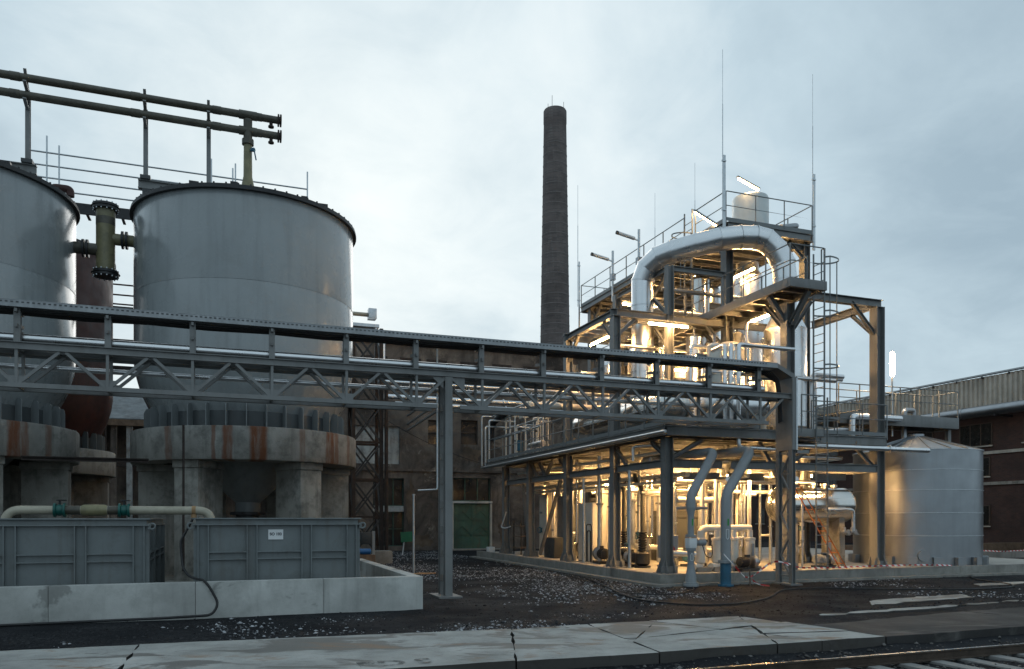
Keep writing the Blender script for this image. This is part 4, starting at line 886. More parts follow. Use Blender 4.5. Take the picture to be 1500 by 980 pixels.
for k in range(4): m.lathe((8.9 + .17 * k, 2.15, 1.45 - .08 * (k % 2)), [(.05, 0), (.11, .03), (.11, .08), (.06, .1), (.05, .22)], 10)
part('valve_cluster', m, ALUD, hx)
# round clad tank
rt = thing('round_tank', (13.55, 3.3, .25), 'squat round aluminium tank with shallow cone roof beside the plant', 'tank'); c = (13.55, 3.3, 0); rT = 2.28
zz = [.25, 1.35, 2.2, 3.05, 3.8, 4.55]
for i in range(5): part('shell_course', MB().lathe(c, [(rT, zz[i]), (rT, zz[i + 1] - .022), (rT + .012, zz[i + 1] - .02), (rT + .012, zz[i + 1] - .002), (rT, zz[i + 1])], 72, caps=False), ALUD, rt); part('seam_band', MB().lathe(c, [(rT + .013, zz[i + 1] - .022), (rT + .022, zz[i + 1] - .018), (rT + .022, zz[i + 1] + .006), (rT, zz[i + 1] + .01)], 72, caps=False), GALV, rt)
for k in range(20):
    q0, q1 = 2 * math.pi * k / 20, 2 * math.pi * (k + 1) / 20; m = MB(); d0, d1 = V((math.cos(q0), math.sin(q0), 0)), V((math.cos(q1), math.sin(q1), 0)); dm = (d0 + d1).normalized(); C = V((c[0], c[1], 0))
    m.add([C + d0 * (rT + .03) + V((0, 0, 4.55)), C + dm * (rT + .03) + V((0, 0, 4.56)), C + d1 * (rT + .03) + V((0, 0, 4.55)), C + d1 * .25 + V((0, 0, 5.2)), C + d0 * .25 + V((0, 0, 5.2))], [(0, 1, 2, 3, 4)])
    part('roof_sheet', m, ALUD, rt, smooth=False); part('standing_seam', MB().bar(C + d0 * (rT + .03) + V((0, 0, 4.57)), C + d0 * .25 + V((0, 0, 5.22)), .02, .035), ALUD, rt)
part('roof_cap', MB().lathe(c, [(.3, 5.16), (.3, 5.3), (.02, 5.33)], 20, caps=False), ALUD, rt)
for k in range(18):
    q = 2 * math.pi * k / 18; d = V((math.cos(q), math.sin(q), 0)); p = V((c[0], c[1], 0)) + d * (rT + .10); m = MB(); m.prof(p + V((0, 0, .25)), p + V((0, 0, .56)), [(-.16, -.09), (.16, -.09), (.16, .085), (-.16, .085)], d); part('anchor_box', m, ALUD, rt)
part('nozzle', MB().lathe((12.0, 1.55, .62), [(.2, -.1), (.2, .25)], 20, (-.66, -.75, 0)), ALUD, rt)
pipe('tank_feed_pipe', 'straight shiny pipe reaching from the deck to the round tank', [(4.9, .62, 4.38), (11.2, .62, 4.38)], .085, ALU, fl=[((9.4, .62, 4.38), (1, 0, 0))], supports=[((8.0, .62, 4.45), (8.0, .62, 4.6), .06)])
pipe('tank_vent_pipe', 'white clad pipe lying along the tank walkway', [(10.2, 3.15, 4.9), (10.2, 3.15, 5.86), (12.6, 3.15, 5.86)], .12, ALU, rad=.2)
pipe('tank_vent_bend', 'short bent vent pipe on the tank walkway', [(13.9, 4.2, 5.1), (13.9, 4.2, 6.4), (14.4, 4.2, 6.4), (14.4, 4.2, 6.2)], .11, ALUD, 'vent', rad=.18)

# ---------------------------------------------------------------- the large duct
dp = [(2.75, 5.88, z) for z in (ZD, 6.2, 7.5, 8.8, 10.0, 10.95)] + [(2.86, 5.72, 11.42), (3.12, 5.36, 11.74), (3.46, 4.95, 11.86), (4.15, 4.4, 12.02), (4.85, 3.95, 12.17), (5.55, 3.74, 12.26), (6.1, 3.58, 12.27), (6.5, 3.46, 12.17), (6.85, 3.33, 11.82), (7.09, 3.23, 11.32), (7.15, 3.2, 10.75), (7.15, 3.2, 9.72)]
du = thing('insulated_duct', (2.75, 5.88, ZD), 'big arched aluminium clad duct linking two levels of the plant', 'duct')
tmp = MB(); rg = tmp.rings(dp, .415, 32); rg2 = tmp.rings(dp, .434, 32)
for i in range(len(dp) - 1):
    a_, b_ = rg2[i], rg[i + 1]; lip = [p + (q - p) * min(.5, .05 / max(.05, (q - p).length)) for p, q in zip(a_, rg2[i + 1])]; lip2 = [p + (q - p) * min(.5, .052 / max(.05, (q - p).length)) for p, q in zip(rg[i], rg[i + 1])]
    m = MB(); seg = 32; m.add(a_ + lip + lip2 + b_, [(j * seg + k, j * seg + (k + 1) % seg, (j + 1) * seg + (k + 1) % seg, (j + 1) * seg + k) for j in range(3) for k in range(seg)])
    part('cladding_segment', m, ALU, du)
# ---------------------------------------------------------------- swan-neck pipes in front
s1 = thing('swan_neck_pipe', (.8, -.4, 0), 'grey swan-neck pipe with flanged flow meter and narrowed foot', 'pipe')
def sw(a, b): return [(a, b, 2.6), (a + .05, b - .0, 2.75), (a + .85, b + .35, 4.0), (a + .15, b + 4.0, 4.05)]
A1, B1 = .78, -.42
part('pipe_run', MB().tube(bend([(A1, B1, 2.3), (A1, B1, 2.66), (A1 + 1.02, B1 + .3, 4.0), (A1 + .9, B1 + 4.2, 4.02)], .24, 8), .14, 24), PIPEG, s1)
part('reducer', MB().lathe((A1, B1, 0), [(.095, 2.08), (.14, 2.31)], 24), PIPEG, s1); part('spool', MB().lathe((A1, B1, 0), [(.095, 1.52), (.095, 2.09)], 24), PIPEG, s1)
part('flange', MB().lathe((A1, B1, 0), [(.16, 1.44), (.16, 1.52)], 24), PIPEG, s1)
fm = part('flow_meter', MB().box(A1 - .13, A1 + .13, B1 - .13, B1 + .13, 1.12, 1.42), WHITEP, s1, bev=.03)
part('transmitter', MB().lathe((A1 + .125, B1, 1.28), [(.07, 0), (.07, .1), (.10, .1), (.10, .36), (.06, .38)], 16, (1, 0, 0)), PIPEG, fm)
part('transmitter_cable', MB().tube(bend([(A1 + .35, B1 - .08, 1.2), (A1 + .45, B1 - .1, .85), (A1 + .75, B1, .82), (A1 + .8, B1 + .1, 1.2)], .2), .014, 6), BLACK, fm)
part('flange', MB().lathe((A1, B1, 0), [(.15, 1.04), (.15, 1.12)], 24), PIPEG, s1)
part('lower_spool', MB().lathe((A1, B1, 0), [(.10, .6), (.10, 1.04)], 24), PIPEG, s1); part('foot_reducer', MB().lathe((A1, B1, 0), [(.165, .12), (.16, .25), (.10, .62)], 24), PIPEG, s1)
part('foot_flange', MB().lathe((A1, B1, 0), [(.23, .0), (.23, .055), (.21, .06), (.21, .12)], 24), PIPEG, s1)
A2_, B2_ = 1.78, -.72
s2 = thing('swan_neck_pipe', (A2_, B2_, 0), 'grey swan-neck pipe on a blue painted foot', 'pipe')
part('pipe_run', MB().tube(bend([(A2_, B2_, .72), (A2_, B2_, 2.68), (A2_ + 1.12, B2_ + .3, 4.06), (A2_ + 1.0, B2_ + 4.2, 4.06)], .26, 8), .15, 24), PIPEG, s2)
part('flange', MB().lathe((A2_, B2_, 0), [(.22, .68), (.22, .76)], 24), PIPEG, s2); part('blue_foot', MB().lathe((A2_, B2_, 0), [(.158, .06), (.158, .68)], 24), BLUEP, s2)
part('foot_flange', MB().lathe((A2_, B2_, 0), [(.23, 0), (.23, .06)], 24), BLUEP, s2)
# arrow marks
def arrow(parent, a, b, r, zc, mat, h=.22, w=.07, up=False):
    # thin outlined arrow plate on the camera-facing side of the pipe
    ang = R(-106); d = V((math.cos(ang), math.sin(ang), 0)); x = V((-d.y, d.x, 0)); o = V((a, b, zc)) + d * (r + .006); s = 1 if up else -1
    m = MB(); P = [(-w / 2, -h / 2), (w / 2, -h / 2), (w / 2, h / 2), (0, h / 2 + .06), (-w / 2, h / 2)]
    for i in range(5):
        p, q = P[i], P[(i + 1) % 5]; m.bar(o + x * p[0] + V((0, 0, s * p[1])), o + x * q[0] + V((0, 0, s * q[1])), .018, .004, d)
    part('flow_arrow', m, mat, parent)
arrow(s2, A2_, B2_, .15, 1.55, WHITEP, .24, .08); arrow(s1, A1, B1, .10, .84, WHITEP, .16, .07, True)
for t_, a_, b_, r_ in ((s1, A1, B1, .095), (s2, A2_, B2_, .15)):
    ang = R(-106); d = V((math.cos(ang), math.sin(ang), 0)); o = V((a_, b_, 0)) + d * (r_ + .004); x = V((-d.y, d.x, 0)); m = MB(); m.bar(o + V((0, 0, 1.78)) + x * .02, o + V((0, 0, 1.98)) + x * .02, .04, .004, d); part('green_tag', m, pm('green_tag%d' % int(r_ * 1000), (.03, .3, .04), .5), t_)
pipe('cross_support', 'thin grey bracket pipe holding the two swan-neck pipes', [(A1 - .3, B1 + .28, 2.3), (A1 + .75, B1 + .28, 2.3)], .04, PIPEG)
# ---------------------------------------------------------------- lightning rods
for i, (a, b, zb, zt, lab) in enumerate(((5.15, 4.1, 12.6, 19.2, 'tall lightning rod on a slotted mast at the top platform corner'), (9.38, 4.25, 12.4, 19.2, 'tall lightning rod clamped beside the small top tank'), (5.2, 16.75, 11.5, 19.3, 'thin lightning rod at the far end of the top platform by the chimney'), (9.1, 15.6, 12.8, 19.0, 'faint lightning rod rising behind the far platform railing'), (9.1, 11.9, 12.8, 19.0, 'faint lightning rod rising behind the caged ladder top'))):
    t = thing('lightning_rod', (a, b, zb), lab, 'lightning rod')
    if i < 3: part('mast', MB().bar((a, b, zb), (a, b, 15.35), .10 if i < 2 else .07, .05), GALV, t)
    part('rod_base', MB().tube([(a - .09, b - .03, 13.0), (a - .09, b - .03, 17.2)], .018, 8), GALV, t); part('rod_tip', MB().tube([(a - .09, b - .03, 17.2), (a - .09, b - .03, zt)], .010, 6), GALV, t)
    for z in (13.3, 15.1): part('clamp', MB().box(a - .12, a + .05, b - .06, b + .0, z, z + .05), GALV, t)
# ---------------------------------------------------------------- floodlights / camera arms on the upper railing
for i, b in enumerate((13.0, 10.5)):
    t = thing('surveillance_camera', (5.22, b, Z3), ('tube shaped camera on a post at the far part of the upper railing', 'tube shaped camera on a post close to the duct bend')[i], 'camera')
    z = 14.2 + .15 * i; part('post', MB().tube([(5.2, b, 12.3), (5.2, b, z + .5)], .06, 10), GALV, t); part('arm', MB().bar((5.2, b, z), (4.75, b - .1, z + .05), .05), GALV, t)
    bd = part('housing', MB().lathe((4.95, b - .05, z + .05), [(.07, 0), (.078, .05), (.078, .85), (.07, .9)], 14, (-.95, -.1, .12)), WHITEP, t); part('lens_hood', MB().lathe((4.08, b - .14, z + .16), [(.083, 0), (.083, .08)], 14, (-.95, -.1, .12)), BLACKM, bd)
    part('junction_box', MB().box(5.1, 5.3, b - .12, b + .12, 13.3, 13.6), ALUD, t)

# ================================================================== LAMPS
LN = 0
def lamp(label, p, d=(1, 0, 0), L=1.4, hang=None, group=None, glow=None, added_baffle=None):
    t = thing('tube_lamp', p, label, 'lamp', group); p = V(p); d = V(d).normalized()
    part('housing', MB().bar(p - d * (L / 2 + .05) + V((0, 0, .06)), p + d * (L / 2 + .05) + V((0, 0, .06)), .11, .05), RAILM, t)
    part('tube', MB().tube([p - d * L / 2 - V((0, 0, .01)), p + d * L / 2 - V((0, 0, .01))], .038, 8), glow or GLOW, t)
    if added_baffle:
        h = V(added_baffle); a_, b_ = p - d * (L / 2 + .04) + h * .085, p + d * (L / 2 + .04) + h * .085
        part('added_baffle', MB().bar(a_ - V((0, 0, .035)), b_ - V((0, 0, .035)), .012, .24), RAILM, t)  # added plate that keeps lamp spill off the gravel outside
    if hang: part('hanger', MB().bar(p + V((0, 0, .08)), p + V((0, 0, hang)), .03), STEEL, t)
    return t
lamp('glowing tube lamp under the second level beam beside the duct', (2.9, 4.28, 8.95), L=1.6)
lamp('glowing tube lamp slanting under the catwalk', (5.95, 3.0, 9.18), (0, 1, 0), 1.6)
lamp('glowing tube lamp under the top platform near the ladder cage', (6.9, 8.2, 12.35), L=1.1, hang=.4)
lamp('glowing tube lamp at mid height behind the inner columns', (4.4, 9.0, 11.0), L=1.6)
lamp('glowing tube lamp on a leaning arm by the ladder top', (5.28, 5.5, 13.55), (0, -.75, -.55), 1.7, glow=GLOWS)
lamp('glowing tube lamp on a leaning arm over the small top tank', (7.95, 6.4, 15.62), (.9, -.1, -.36), 1.0, None, glow=GLOWS)
lamp('short glowing lamp beneath the top platform floor', (7.8, 4.5, 12.3), L=1.0)
lamp('glowing tube lamp under the top platform near its far end', (7.0, 12.5, 12.35), L=1.4)
lamp('glowing tube lamp shining on the tall clad column', (7.0, 5.4, 11.6), (0, 1, 0), 1.2)
lamp('glowing tube lamp added to brighten the space over the polished drum', (1.5, 7.0, 8.85), (0, 1, 0), 1.5)  # extra lamp added only to brighten the deck here
G2 = 'lamps among the pipes of the first deck'
F_ = (0, -1, 0); L_ = (-1, 0, 0)
for p, h in (((4.1, 5.6, 7.9), None), ((6.3, 5.4, 7.8), None), ((3.9, 3.0, 7.6), F_), ((5.9, 2.6, 7.0), F_), ((7.8, 4.9, 7.6), None), ((3.6, 9.5, 7.8), None), ((6.6, 9.0, 8.4), None)): lamp('glowing tube lamp among the pipes above the first deck', p, group=G2, added_baffle=h)
G1 = 'lamps on the ceiling of the ground floor'  # real ceiling tubes plus extra ones added to brighten the ground floor
for p, d, h in (((2.9, 2.3, 3.45), (1, 0, 0), F_), ((4.7, 2.3, 3.45), (1, 0, 0), F_), ((2.35, 3.4, 3.45), (0, 1, 0), L_), ((2.35, 6.3, 3.45), (0, 1, 0), L_), ((2.35, 9.6, 3.45), (0, 1, 0), L_), ((2.35, 13.0, 3.45), (0, 1, 0), L_), ((4.8, 6.2, 3.45), (1, 0, 0), None), ((7.4, 5.0, 3.45), (1, 0, 0), None), ((4.0, 10.6, 3.45), (1, 0, 0), None), ((8.0, 2.0, 3.5), (1, 0, 0), F_), ((3.6, 4.2, 3.45), (1, 0, 0), None)): lamp('glowing tube lamp under the ceiling of the ground floor', p, d, group=G1, glow=GLOWB, added_baffle=h)
ml = thing('mast_lamp', (13.21, 4.2, 5.2), 'upright glowing lamp on a thin mast above the round tank', 'lamp')
part('mast', MB().tube([(13.21, 4.14, 5.3), (13.21, 4.14, 7.75)], .035, 10), GALV, ml); part('lamp_head', MB().lathe((13.21, 4.14, 0), [(.05, 7.72), (.085, 7.8), (.085, 8.62), (.05, 8.7)], 16), GLOWP, ml); part('head_cap', MB().lathe((13.21, 4.14, 0), [(.08, 8.7), (.03, 8.78)], 12), GALV, ml)
# ================================================================== PIPEWORK AND MACHINES
def bpx(px, a):
    t = (px - 750) / 1140; Y = (a + C0[0] * cT + C0[1] * sT) / (t * cT + sT); X = t * Y; return -(X - C0[0]) * sT + (Y - C0[1]) * cT
def apx(px, b):
    t = (px - 750) / 1140; Y = (b - C0[0] * sT + C0[1] * cT) / (-t * sT + cT); X = t * Y; return (X - C0[0]) * cT + (Y - C0[1]) * sT
def loc(X, Y): return ((X - C0[0]) * cT + (Y - C0[1]) * sT, -(X - C0[0]) * sT + (Y - C0[1]) * cT)
rp = random.Random(21)
GV = 'upright pipes inside the ground floor'; LV = 'upright insulated pipe inside the lit ground floor'
busy = [(.9, b) for b in BS] + [(3.1, b) for b in BS] + [(5.6, b) for b in BS + [1.2]] + [(9.4, b) for b in BS]
def free(a, b, d, lst): return all((a - x) ** 2 + (b - y) ** 2 > d * d for x, y in lst)
def valve(mb, p, r):   # handwheel valve on a vertical pipe
    a, b, z = p; mb.lathe((a, b, z - r), [(r * 1.7, 0), (r * 1.7, r * .4), (r * 1.2, r * .5), (r * 1.35, r), (r * 1.2, r * 1.5), (r * 1.7, r * 1.6), (r * 1.7, r * 2)], 12)
    mb.tube([(a, b, z), (a - r * 2.2, b - r * 1.2, z)], r * .25, 6); c = V((a - r * 2.2, b - r * 1.2, z)); ax = V((-.88, -.48, 0)); e1 = V((.48, -.88, 0)); e2 = V((0, 0, 1))
    mb.tube([c + (e1 * math.cos(q) + e2 * math.sin(q)) * r * 1.25 for q in [2 * math.pi * i / 10 for i in range(11)]], r * .16, 5, False); return mb
n = 0
while n < 84:
    a = rp.uniform(1.5, 9.0); b = rp.uniform(2.0, 15.5)
    if not free(a, b, .36, busy) or (6.4 < a < 10 and 2.1 < b < 3.9): continue
    busy.append((a, b)); r = rp.choice([.04, .05, .06, .07, .09, .11]); mat = rp.choice([CREAM, CREAM, ALU, GALV, STAIN]); z0 = rp.choice([.25, .25, .9, 1.3]); z1 = rp.choice([3.55, 4.4, 4.4, 3.3, 2.9])
    MW = {CREAM: 'cream insulated', ALU: 'bright aluminium', GALV: 'bare galvanised', STAIN: 'polished steel'}
    hv, hf = rp.random() < .55, rp.random() < .6; vmat = rp.choice([BLACKM, ALUD, BLUEP]); VW = {BLACKM: 'black', ALUD: 'grey', BLUEP: 'blue'}
    lab = '%s %s upright pipe %son the ground floor%s' % ('slim' if r < .055 else 'stout' if r > .08 else 'medium', MW[mat], ('with a %s valve ' % VW[vmat]) if hv else ('with a collar ' if hf else ''), ', top bent' if z1 < 3.5 else '')
    t = thing('process_pipe', (a, b, z0), lab, 'pipe', GV)
    pts = [(a, b, z0), (a, b, z1)]
    if z1 < 3.5: dx = rp.choice([-1, 1]) * rp.uniform(.4, 1.2); pts += [(a + dx, b, z1)]
    if z0 > .5: dx = rp.choice([-1, 1]) * rp.uniform(.3, .7); pts = [(a + dx, b, z0)] + pts
    part('pipe_run', MB().tube(bend(pts, r * 2, 4) if len(pts) > 2 else pts, r, 12), mat, t)
    if hv: part('valve', valve(MB(), (a, b, rp.uniform(1.0, 1.7)), r), vmat, t)
    if hf: z = rp.uniform(1.6, 2.9); part('flange', MB().lathe((a, b, z), [(r * 1.6, 0), (r * 1.6, r * .8)], 12), ALUD, t)
    n += 1
GH = 'level pipes under the first deck'
for k in range(16):
    b = 1.6 + k * .85 + rp.uniform(-.2, .2); z = rp.choice([3.95, 4.12, 4.28, 3.3, 3.05]); r = rp.choice([.05, .07, .09]); a0 = rp.uniform(1.0, 2.4); a1 = rp.uniform(5.5, 9.2)
    if z < 3.6 and any(abs(b - q) < .3 for q in BS): z = 4.12
    mt = rp.choice([CREAM, ALU, GALV])
    solo('process_pipe', MB().tube([(a0, b, z), (a1, b, z)], r, 12), mt, (a0, b, z), '%s %s pipe hung level beneath the first deck%s' % ('slim' if r < .06 else 'stout' if r > .08 else 'medium', MW[mt], ', below the beams' if z < 3.6 else ', between beams and floor'), 'pipe', GH)
GB = 'pipes along the depth under the first deck'
for a, z, r in ((1.35, 4.15, .06), (2.05, 3.42, .08), (3.6, 3.3, .10), (4.4, 3.42, .07), (6.4, 3.35, .09), (1.6, 3.2, .05)): solo('process_pipe', MB().tube([(a, 1.7, z), (a, 15.5, z)], r, 12), rp.choice([CREAM, ALU]), (a, 2, z), 'long pipe running back beneath the first deck', 'pipe', GB)
# front manifold of thick cream pipes
fmn = thing('pump_manifold', (3.5, 2.1, .25), 'thick cream insulated manifold pipes on pedestals facing the yard', 'manifold')
part('header', MB().tube(bend([(2.75, 2.0, .9), (2.75, 2.0, 1.66), (4.7, 2.0, 1.66)], .22), .12, 18), CREAM, fmn)
part('header', MB().tube(bend([(2.2, 2.6, 2.62), (4.2, 2.6, 2.62), (4.2, 2.6, .6)], .2), .10, 18), CREAM, fmn)
for i, a in enumerate((2.55, 3.2, 3.85, 4.5)):
    part('filter_pot', MB().lathe((a, 1.75, 0), [(.10, .5), (.17, .55), (.17, 1.25), (.19, 1.27), (.19, 1.34), (.10, 1.36), (.1, 1.6)], 18), CREAM, fmn); part('elbow', MB().tube(bend([(a, 1.75, .55), (a, 1.75, .42), (a - .35, 1.6, .42)], .12), .11, 14), CREAM, fmn); part('pedestal', MB().box(a - .3, a + .25, 1.45, 2.0, .25, .40), CONCP, fmn, bev=.01)
for i, a in enumerate((3.0, 3.55, 4.15)): part('drop_pipe', MB().tube([(a, 2.3, .4), (a, 2.3, 3.5)], .07, 12), CREAM, fmn); part('valve', valve(MB(), (a, 2.3, 1.15), .07), ALUD, fmn)
# pumps
def pump(a, b, label, rot=0, mat=BLACKM, s=1.0):
    t = thing('pump', (a, b, .25), label, 'pump'); z = .25 + .38 * s
    c, q = math.cos(rot), math.sin(rot); d = V((c, q, 0)); n_ = V((-q, c, 0))
    part('base_frame', MB().bar(V((a, b, .30)) - d * .5 * s, V((a, b, .30)) + d * .5 * s, .42 * s, .10), BLACKM, t)
    part('motor', MB().lathe(V((a, b, z)) - d * .5 * s, [(.10 * s, 0), (.17 * s, .02), (.19 * s, .1), (.19 * s, .5 * s), (.12 * s, .52 * s), (.05 * s, .54 * s), (.05 * s, .64 * s)], 18, d), mat, t)
    m = MB()
    for k in range(9): p = V((a, b, z)) - d * (.42 - .04 * k) * s; m.lathe(p, [(.215 * s, 0), (.215 * s, .012)], 16, d)
    part('cooling_fins', m, mat, t); part('terminal_box', MB().box(a - .07, a + .07, b - .06, b + .06, z + .18 * s, z + .30 * s), BLACKM, t)
    part('volute', MB().lathe(V((a, b, z)) + d * .2 * s, [(.12 * s, 0), (.24 * s, .03), (.27 * s, .12), (.24 * s, .2), (.1 * s, .24), (.1 * s, .36)], 20, d), ALUD, t)
    part('discharge', MB().tube(bend([V((a, b, z)) + d * .32 * s, V((a, b, z + .6)) + d * .32 * s], .1), .07 * s, 12), ALUD, t); return t
pump(1.55, bpx(881, 1.55), 'black electric pump beside the cream cabinet', R(80)); pump(1.7, bpx(925, 1.7), 'black pump between the two front bay columns', R(75), BLACKM, .9)
pump(4.1, 1.35, 'dark pump on the kerb side in front of the manifold', R(10), BLACKM, .8); pump(3.9, 4.2, 'blue pump behind the cream manifold', R(20), BLUEP); pump(2.4, 10.2, 'blue pump standing deep inside near the wall', R(80), BLUEP); pump(7.6, 1.75, 'small grey pump in front of the heat exchanger', R(0), PIPEG, .8)
for i, px in enumerate((914, 941)):
    a = 1.75; b = bpx(px, a); t = thing('vertical_pump', (a, b, .25), ('black vertical pump with ribbed bellows, the slimmer of the pair', 'black vertical pump with ribbed bellows, the stouter of the pair')[i], 'pump'); s = .8 + .25 * i
    part('foot', MB().lathe((a, b, 0), [(.28 * s, .25), (.28 * s, .32)], 20), BLACKM, t); part('casing', MB().lathe((a, b, 0), [(.16 * s, .32), (.25 * s, .40), (.25 * s, .75), (.15 * s, .82)], 20), BLACKM, t)
    part('bellows', MB().lathe((a, b, 0), sum([[(.09 * s, .82 + .09 * k), (.15 * s, .85 + .09 * k), (.15 * s, .88 + .09 * k)] for k in range(8)], []), 18), BLACKM, t); part('riser', MB().tube(bend([(a, b, 1.5), (a, b, 3.1), (a - .0, b + .5, 3.3), (a, b + .5, 3.6)], .2), .075, 12), FRPD, t)
# cabinets, panels, boxes in the bays
b0, b1 = bpx(868, 1.6), bpx(847, 1.6)
t = thing('control_cabinet', (1.6, b0, .25), 'tall cream control cabinet with a white notice on its side', 'cabinet')
part('body', MB().box(1.6, 2.2, b0, b1, .27, 2.62), CREAM, t, bev=.015); part('door_leaf', MB().box(1.585, 1.598, b0 + .04, b1 - .04, .35, 2.55), CREAM, t, bev=.004); part('notice', MB().box(1.579, 1.584, b0 + .35, b0 + .62, 1.5, 1.68), WHITEP, t); part('plinth', MB().box(1.62, 2.18, b0 + .02, b1 - .02, .25, .27), BLACKM, t)
t = thing('standpipe_rack', (1.35, b0, .25), 'bent black tube rack standing beside the cream cabinet', 'rack')
for dz, da in ((0, 0), (-.25, .07)): part('tube', MB().tube(bend([(1.3, b0 - .08 - da, .3), (1.3, b0 - .08 - da, 1.75 + dz), (1.3, b0 - .5 + da, 1.75 + dz), (1.3, b0 - .5 + da, .3)], .1), .022, 8), BLACKM, t)
for i, (p0, p1, a, h) in enumerate(((790, 801, 2.0, 3.1), (803, 812, 2.3, 3.2), (816, 826, 2.1, 3.0))):
    b0_, b1_ = bpx(p1, a), bpx(p0, a); t = solo('cladding_panel', MB().box(a, a + .06, b0_, b1_, .25, h), CREAM if i < 2 else STEEL, (a, b0_, .25), ('cream upright panel in the bay with the grey block', 'narrow cream upright panel beside the grey panel', 'grey upright panel beside the bay column')[i], 'panel', bev=.01)
solo('counterweight_block', MB().box(1.3, 1.75, bpx(812, 1.3), bpx(797, 1.3), .25, 1.15), STEELD, (1.5, bpx(805, 1.3), .25), 'dark grey block standing in the bay of cream panels', 'block', bev=.02)
t = thing('sampling_box', (1.35, 1.75, .25), 'pale grey equipment box with a red handle beside the corner column', 'box')
part('body', MB().box(1.15, 1.6, 1.55, 2.1, .7, 1.45), PIPEG, t, bev=.02); part('leg', MB().box(1.2, 1.26, 1.6, 1.66, .25, .7), STEEL, t); part('leg', MB().box(1.5, 1.56, 2.0, 2.06, .25, .7), STEEL, t)
part('red_handle', MB().lathe((1.2, 1.4, 1.0), [(.10, 0), (.14, .03), (.14, .08), (.06, .1)], 14, (-.3, -1, .2)), REDP, t); part('outlet', MB().tube(bend([(1.2, 1.5, .9), (1.1, 1.2, .9), (1.9, 1.05, .85)], .15), .09, 12), ALU, t)
solo('storage_bin', MB().box(4.6, 6.4, 7.2, 8.4, .25, 2.3).box(4.56, 6.44, 7.16, 8.44, 2.0, 2.1), STEELD, (5.5, 7.8, .25), 'dark steel bin deep inside behind the manifold', 'bin', bev=.02)
for i in range(6):
    a0 = 2.7 + i * .75; solo('added_bounce_panel', MB().box(a0, a0 + .73, 9.6, 9.66, .25, 3.2).box(a0 + .1, a0 + .63, 9.58, 9.598, .5, 3.0), CREAM, (a0, 9.6, .25), 'cream panel added to bounce lamp light deep inside the ground floor', 'panel', 'added bounce panels inside the ground floor', bev=.008)  # panels added to catch lamp light and fill the dark gaps
# rack clutter in the far bay
t = thing('equipment_rack', (1.2, bpx(758, 1.2), .25), 'dark steel rack with small tools in the end bay', 'rack'); bb = bpx(758, 1.2)
for da in (0, .6):
    for db in (-.5, .5): part('post', MB().bar((1.2 + da, bb + db, .25), (1.2 + da, bb + db, 1.9), .05), BLACKM, t)
for z in (.55, 1.1, 1.6): part('shelf', MB().box(1.17, 1.83, bb - .53, bb + .53, z, z + .04), WOOD, t)
solo('white_hose', MB().tube(bend([(.75, 15.6, 2.3), (.7, 15.8, 1.9), (.68, 16.2, 1.55), (.7, 15.5, 1.5), (.75, 15.0, 1.6)], .25), .03, 8), WHITEP, (.7, 15.6, 1.5), 'white hose looped on the end bay column', 'hose')
solo('white_box', MB().box(.3, .62, 16.9, 17.3, .25, .55), WHITEP, (.45, 17.1, .25), 'small white box at the far kerb end', 'box', bev=.01)
for i, (a, b, z0, z1) in enumerate(((.62, 3.0, .33, 3.6), (.62, 6.55, .33, 3.5))):
    solo('downpipe', MB().tube([(a, b, z0), (a, b, z1)], .055, 10).lathe((a, b, 1.9), [(.07, 0), (.07, .06)], 10), GALV, (a, b, z0), ('slim galvanised downpipe beside the corner bay', 'slim galvanised downpipe beside the cream cabinet')[i], 'pipe')
pipe('bent_pipe', 'bent bright pipe turning in under the first deck edge', [(.7, 2.9, 3.9), (.7, 2.9, 4.38), (1.2, 2.0, 4.38)], .05, ALU)
# step ladder
sl_ = thing('step_ladder', (7.6, 1.0, .25), 'orange wooden step ladder leaning open below the heat exchanger', 'ladder')
for s in (0, .42):
    part('rail', MB().bar((6.35 + s * .2, 1.55 + s, 3.2), (7.7 + s * .2, .75 + s, .27), .07, .03), ORANGE, sl_)
for k in range(8): f = k / 8 + .06; p = V((6.35, 1.55, 3.2)).lerp(V((7.7, .75, .27)), f); part('tread', MB().bar(p, p + V((.084, .42, 0)), .08, .025), ORANGE, sl_)
# ---- first deck pipes
GD = 'upright pipes on the first deck'; LD = 'upright bright pipe rising from the first deck'
busy2 = [(3.1, q) for q in BS] + [(5.6, q) for q in BS + [1.2]] + [(9.2, q) for q in BS] + [V1, (7.9, 6.4), (6.55, 7.7), (4.3, 7.2), (5.0, 3.6), (2.75, 5.88)] + [(e_[0], e_[1]) for e_ in ex]
n = 0
while n < 44:
    a = rp.uniform(2.7, 9.0); b = rp.uniform(2.4, 13)
    if not free(a, b, .55, busy2): continue
    busy2.append((a, b)); r = rp.choice([.04, .05, .07, .09, .12]); z1 = rp.choice([6.4, 7.2, 8.0, 8.9, 9.1]); mat = rp.choice([ALU, CREAM, GALV, STAIN]); hv = rp.random() < .5; tn = rp.random() < .6
    t = thing('process_pipe', (a, b, ZD), '%s %s pipe rising from the first deck%s%s' % ('slim' if r < .055 else 'stout' if r > .08 else 'medium', MW[mat], ' with a valve' if hv else '', ', bent level' if tn else ', ending upright'), 'pipe', GD)
    pts = [(a, b, ZD), (a, b, z1)]
    if tn: dx = rp.choice([-1, 1]) * rp.uniform(.5, 1.6); pts += [(a + dx, b, z1)]
    part('pipe_run', MB().tube(bend(pts, r * 2, 4) if len(pts) > 2 else pts, r, 12), mat, t)
    if hv: part('valve', valve(MB(), (a, b, rp.uniform(5.6, 6.4)), r), rp.choice([BLACKM, ALUD]), t)
    n += 1
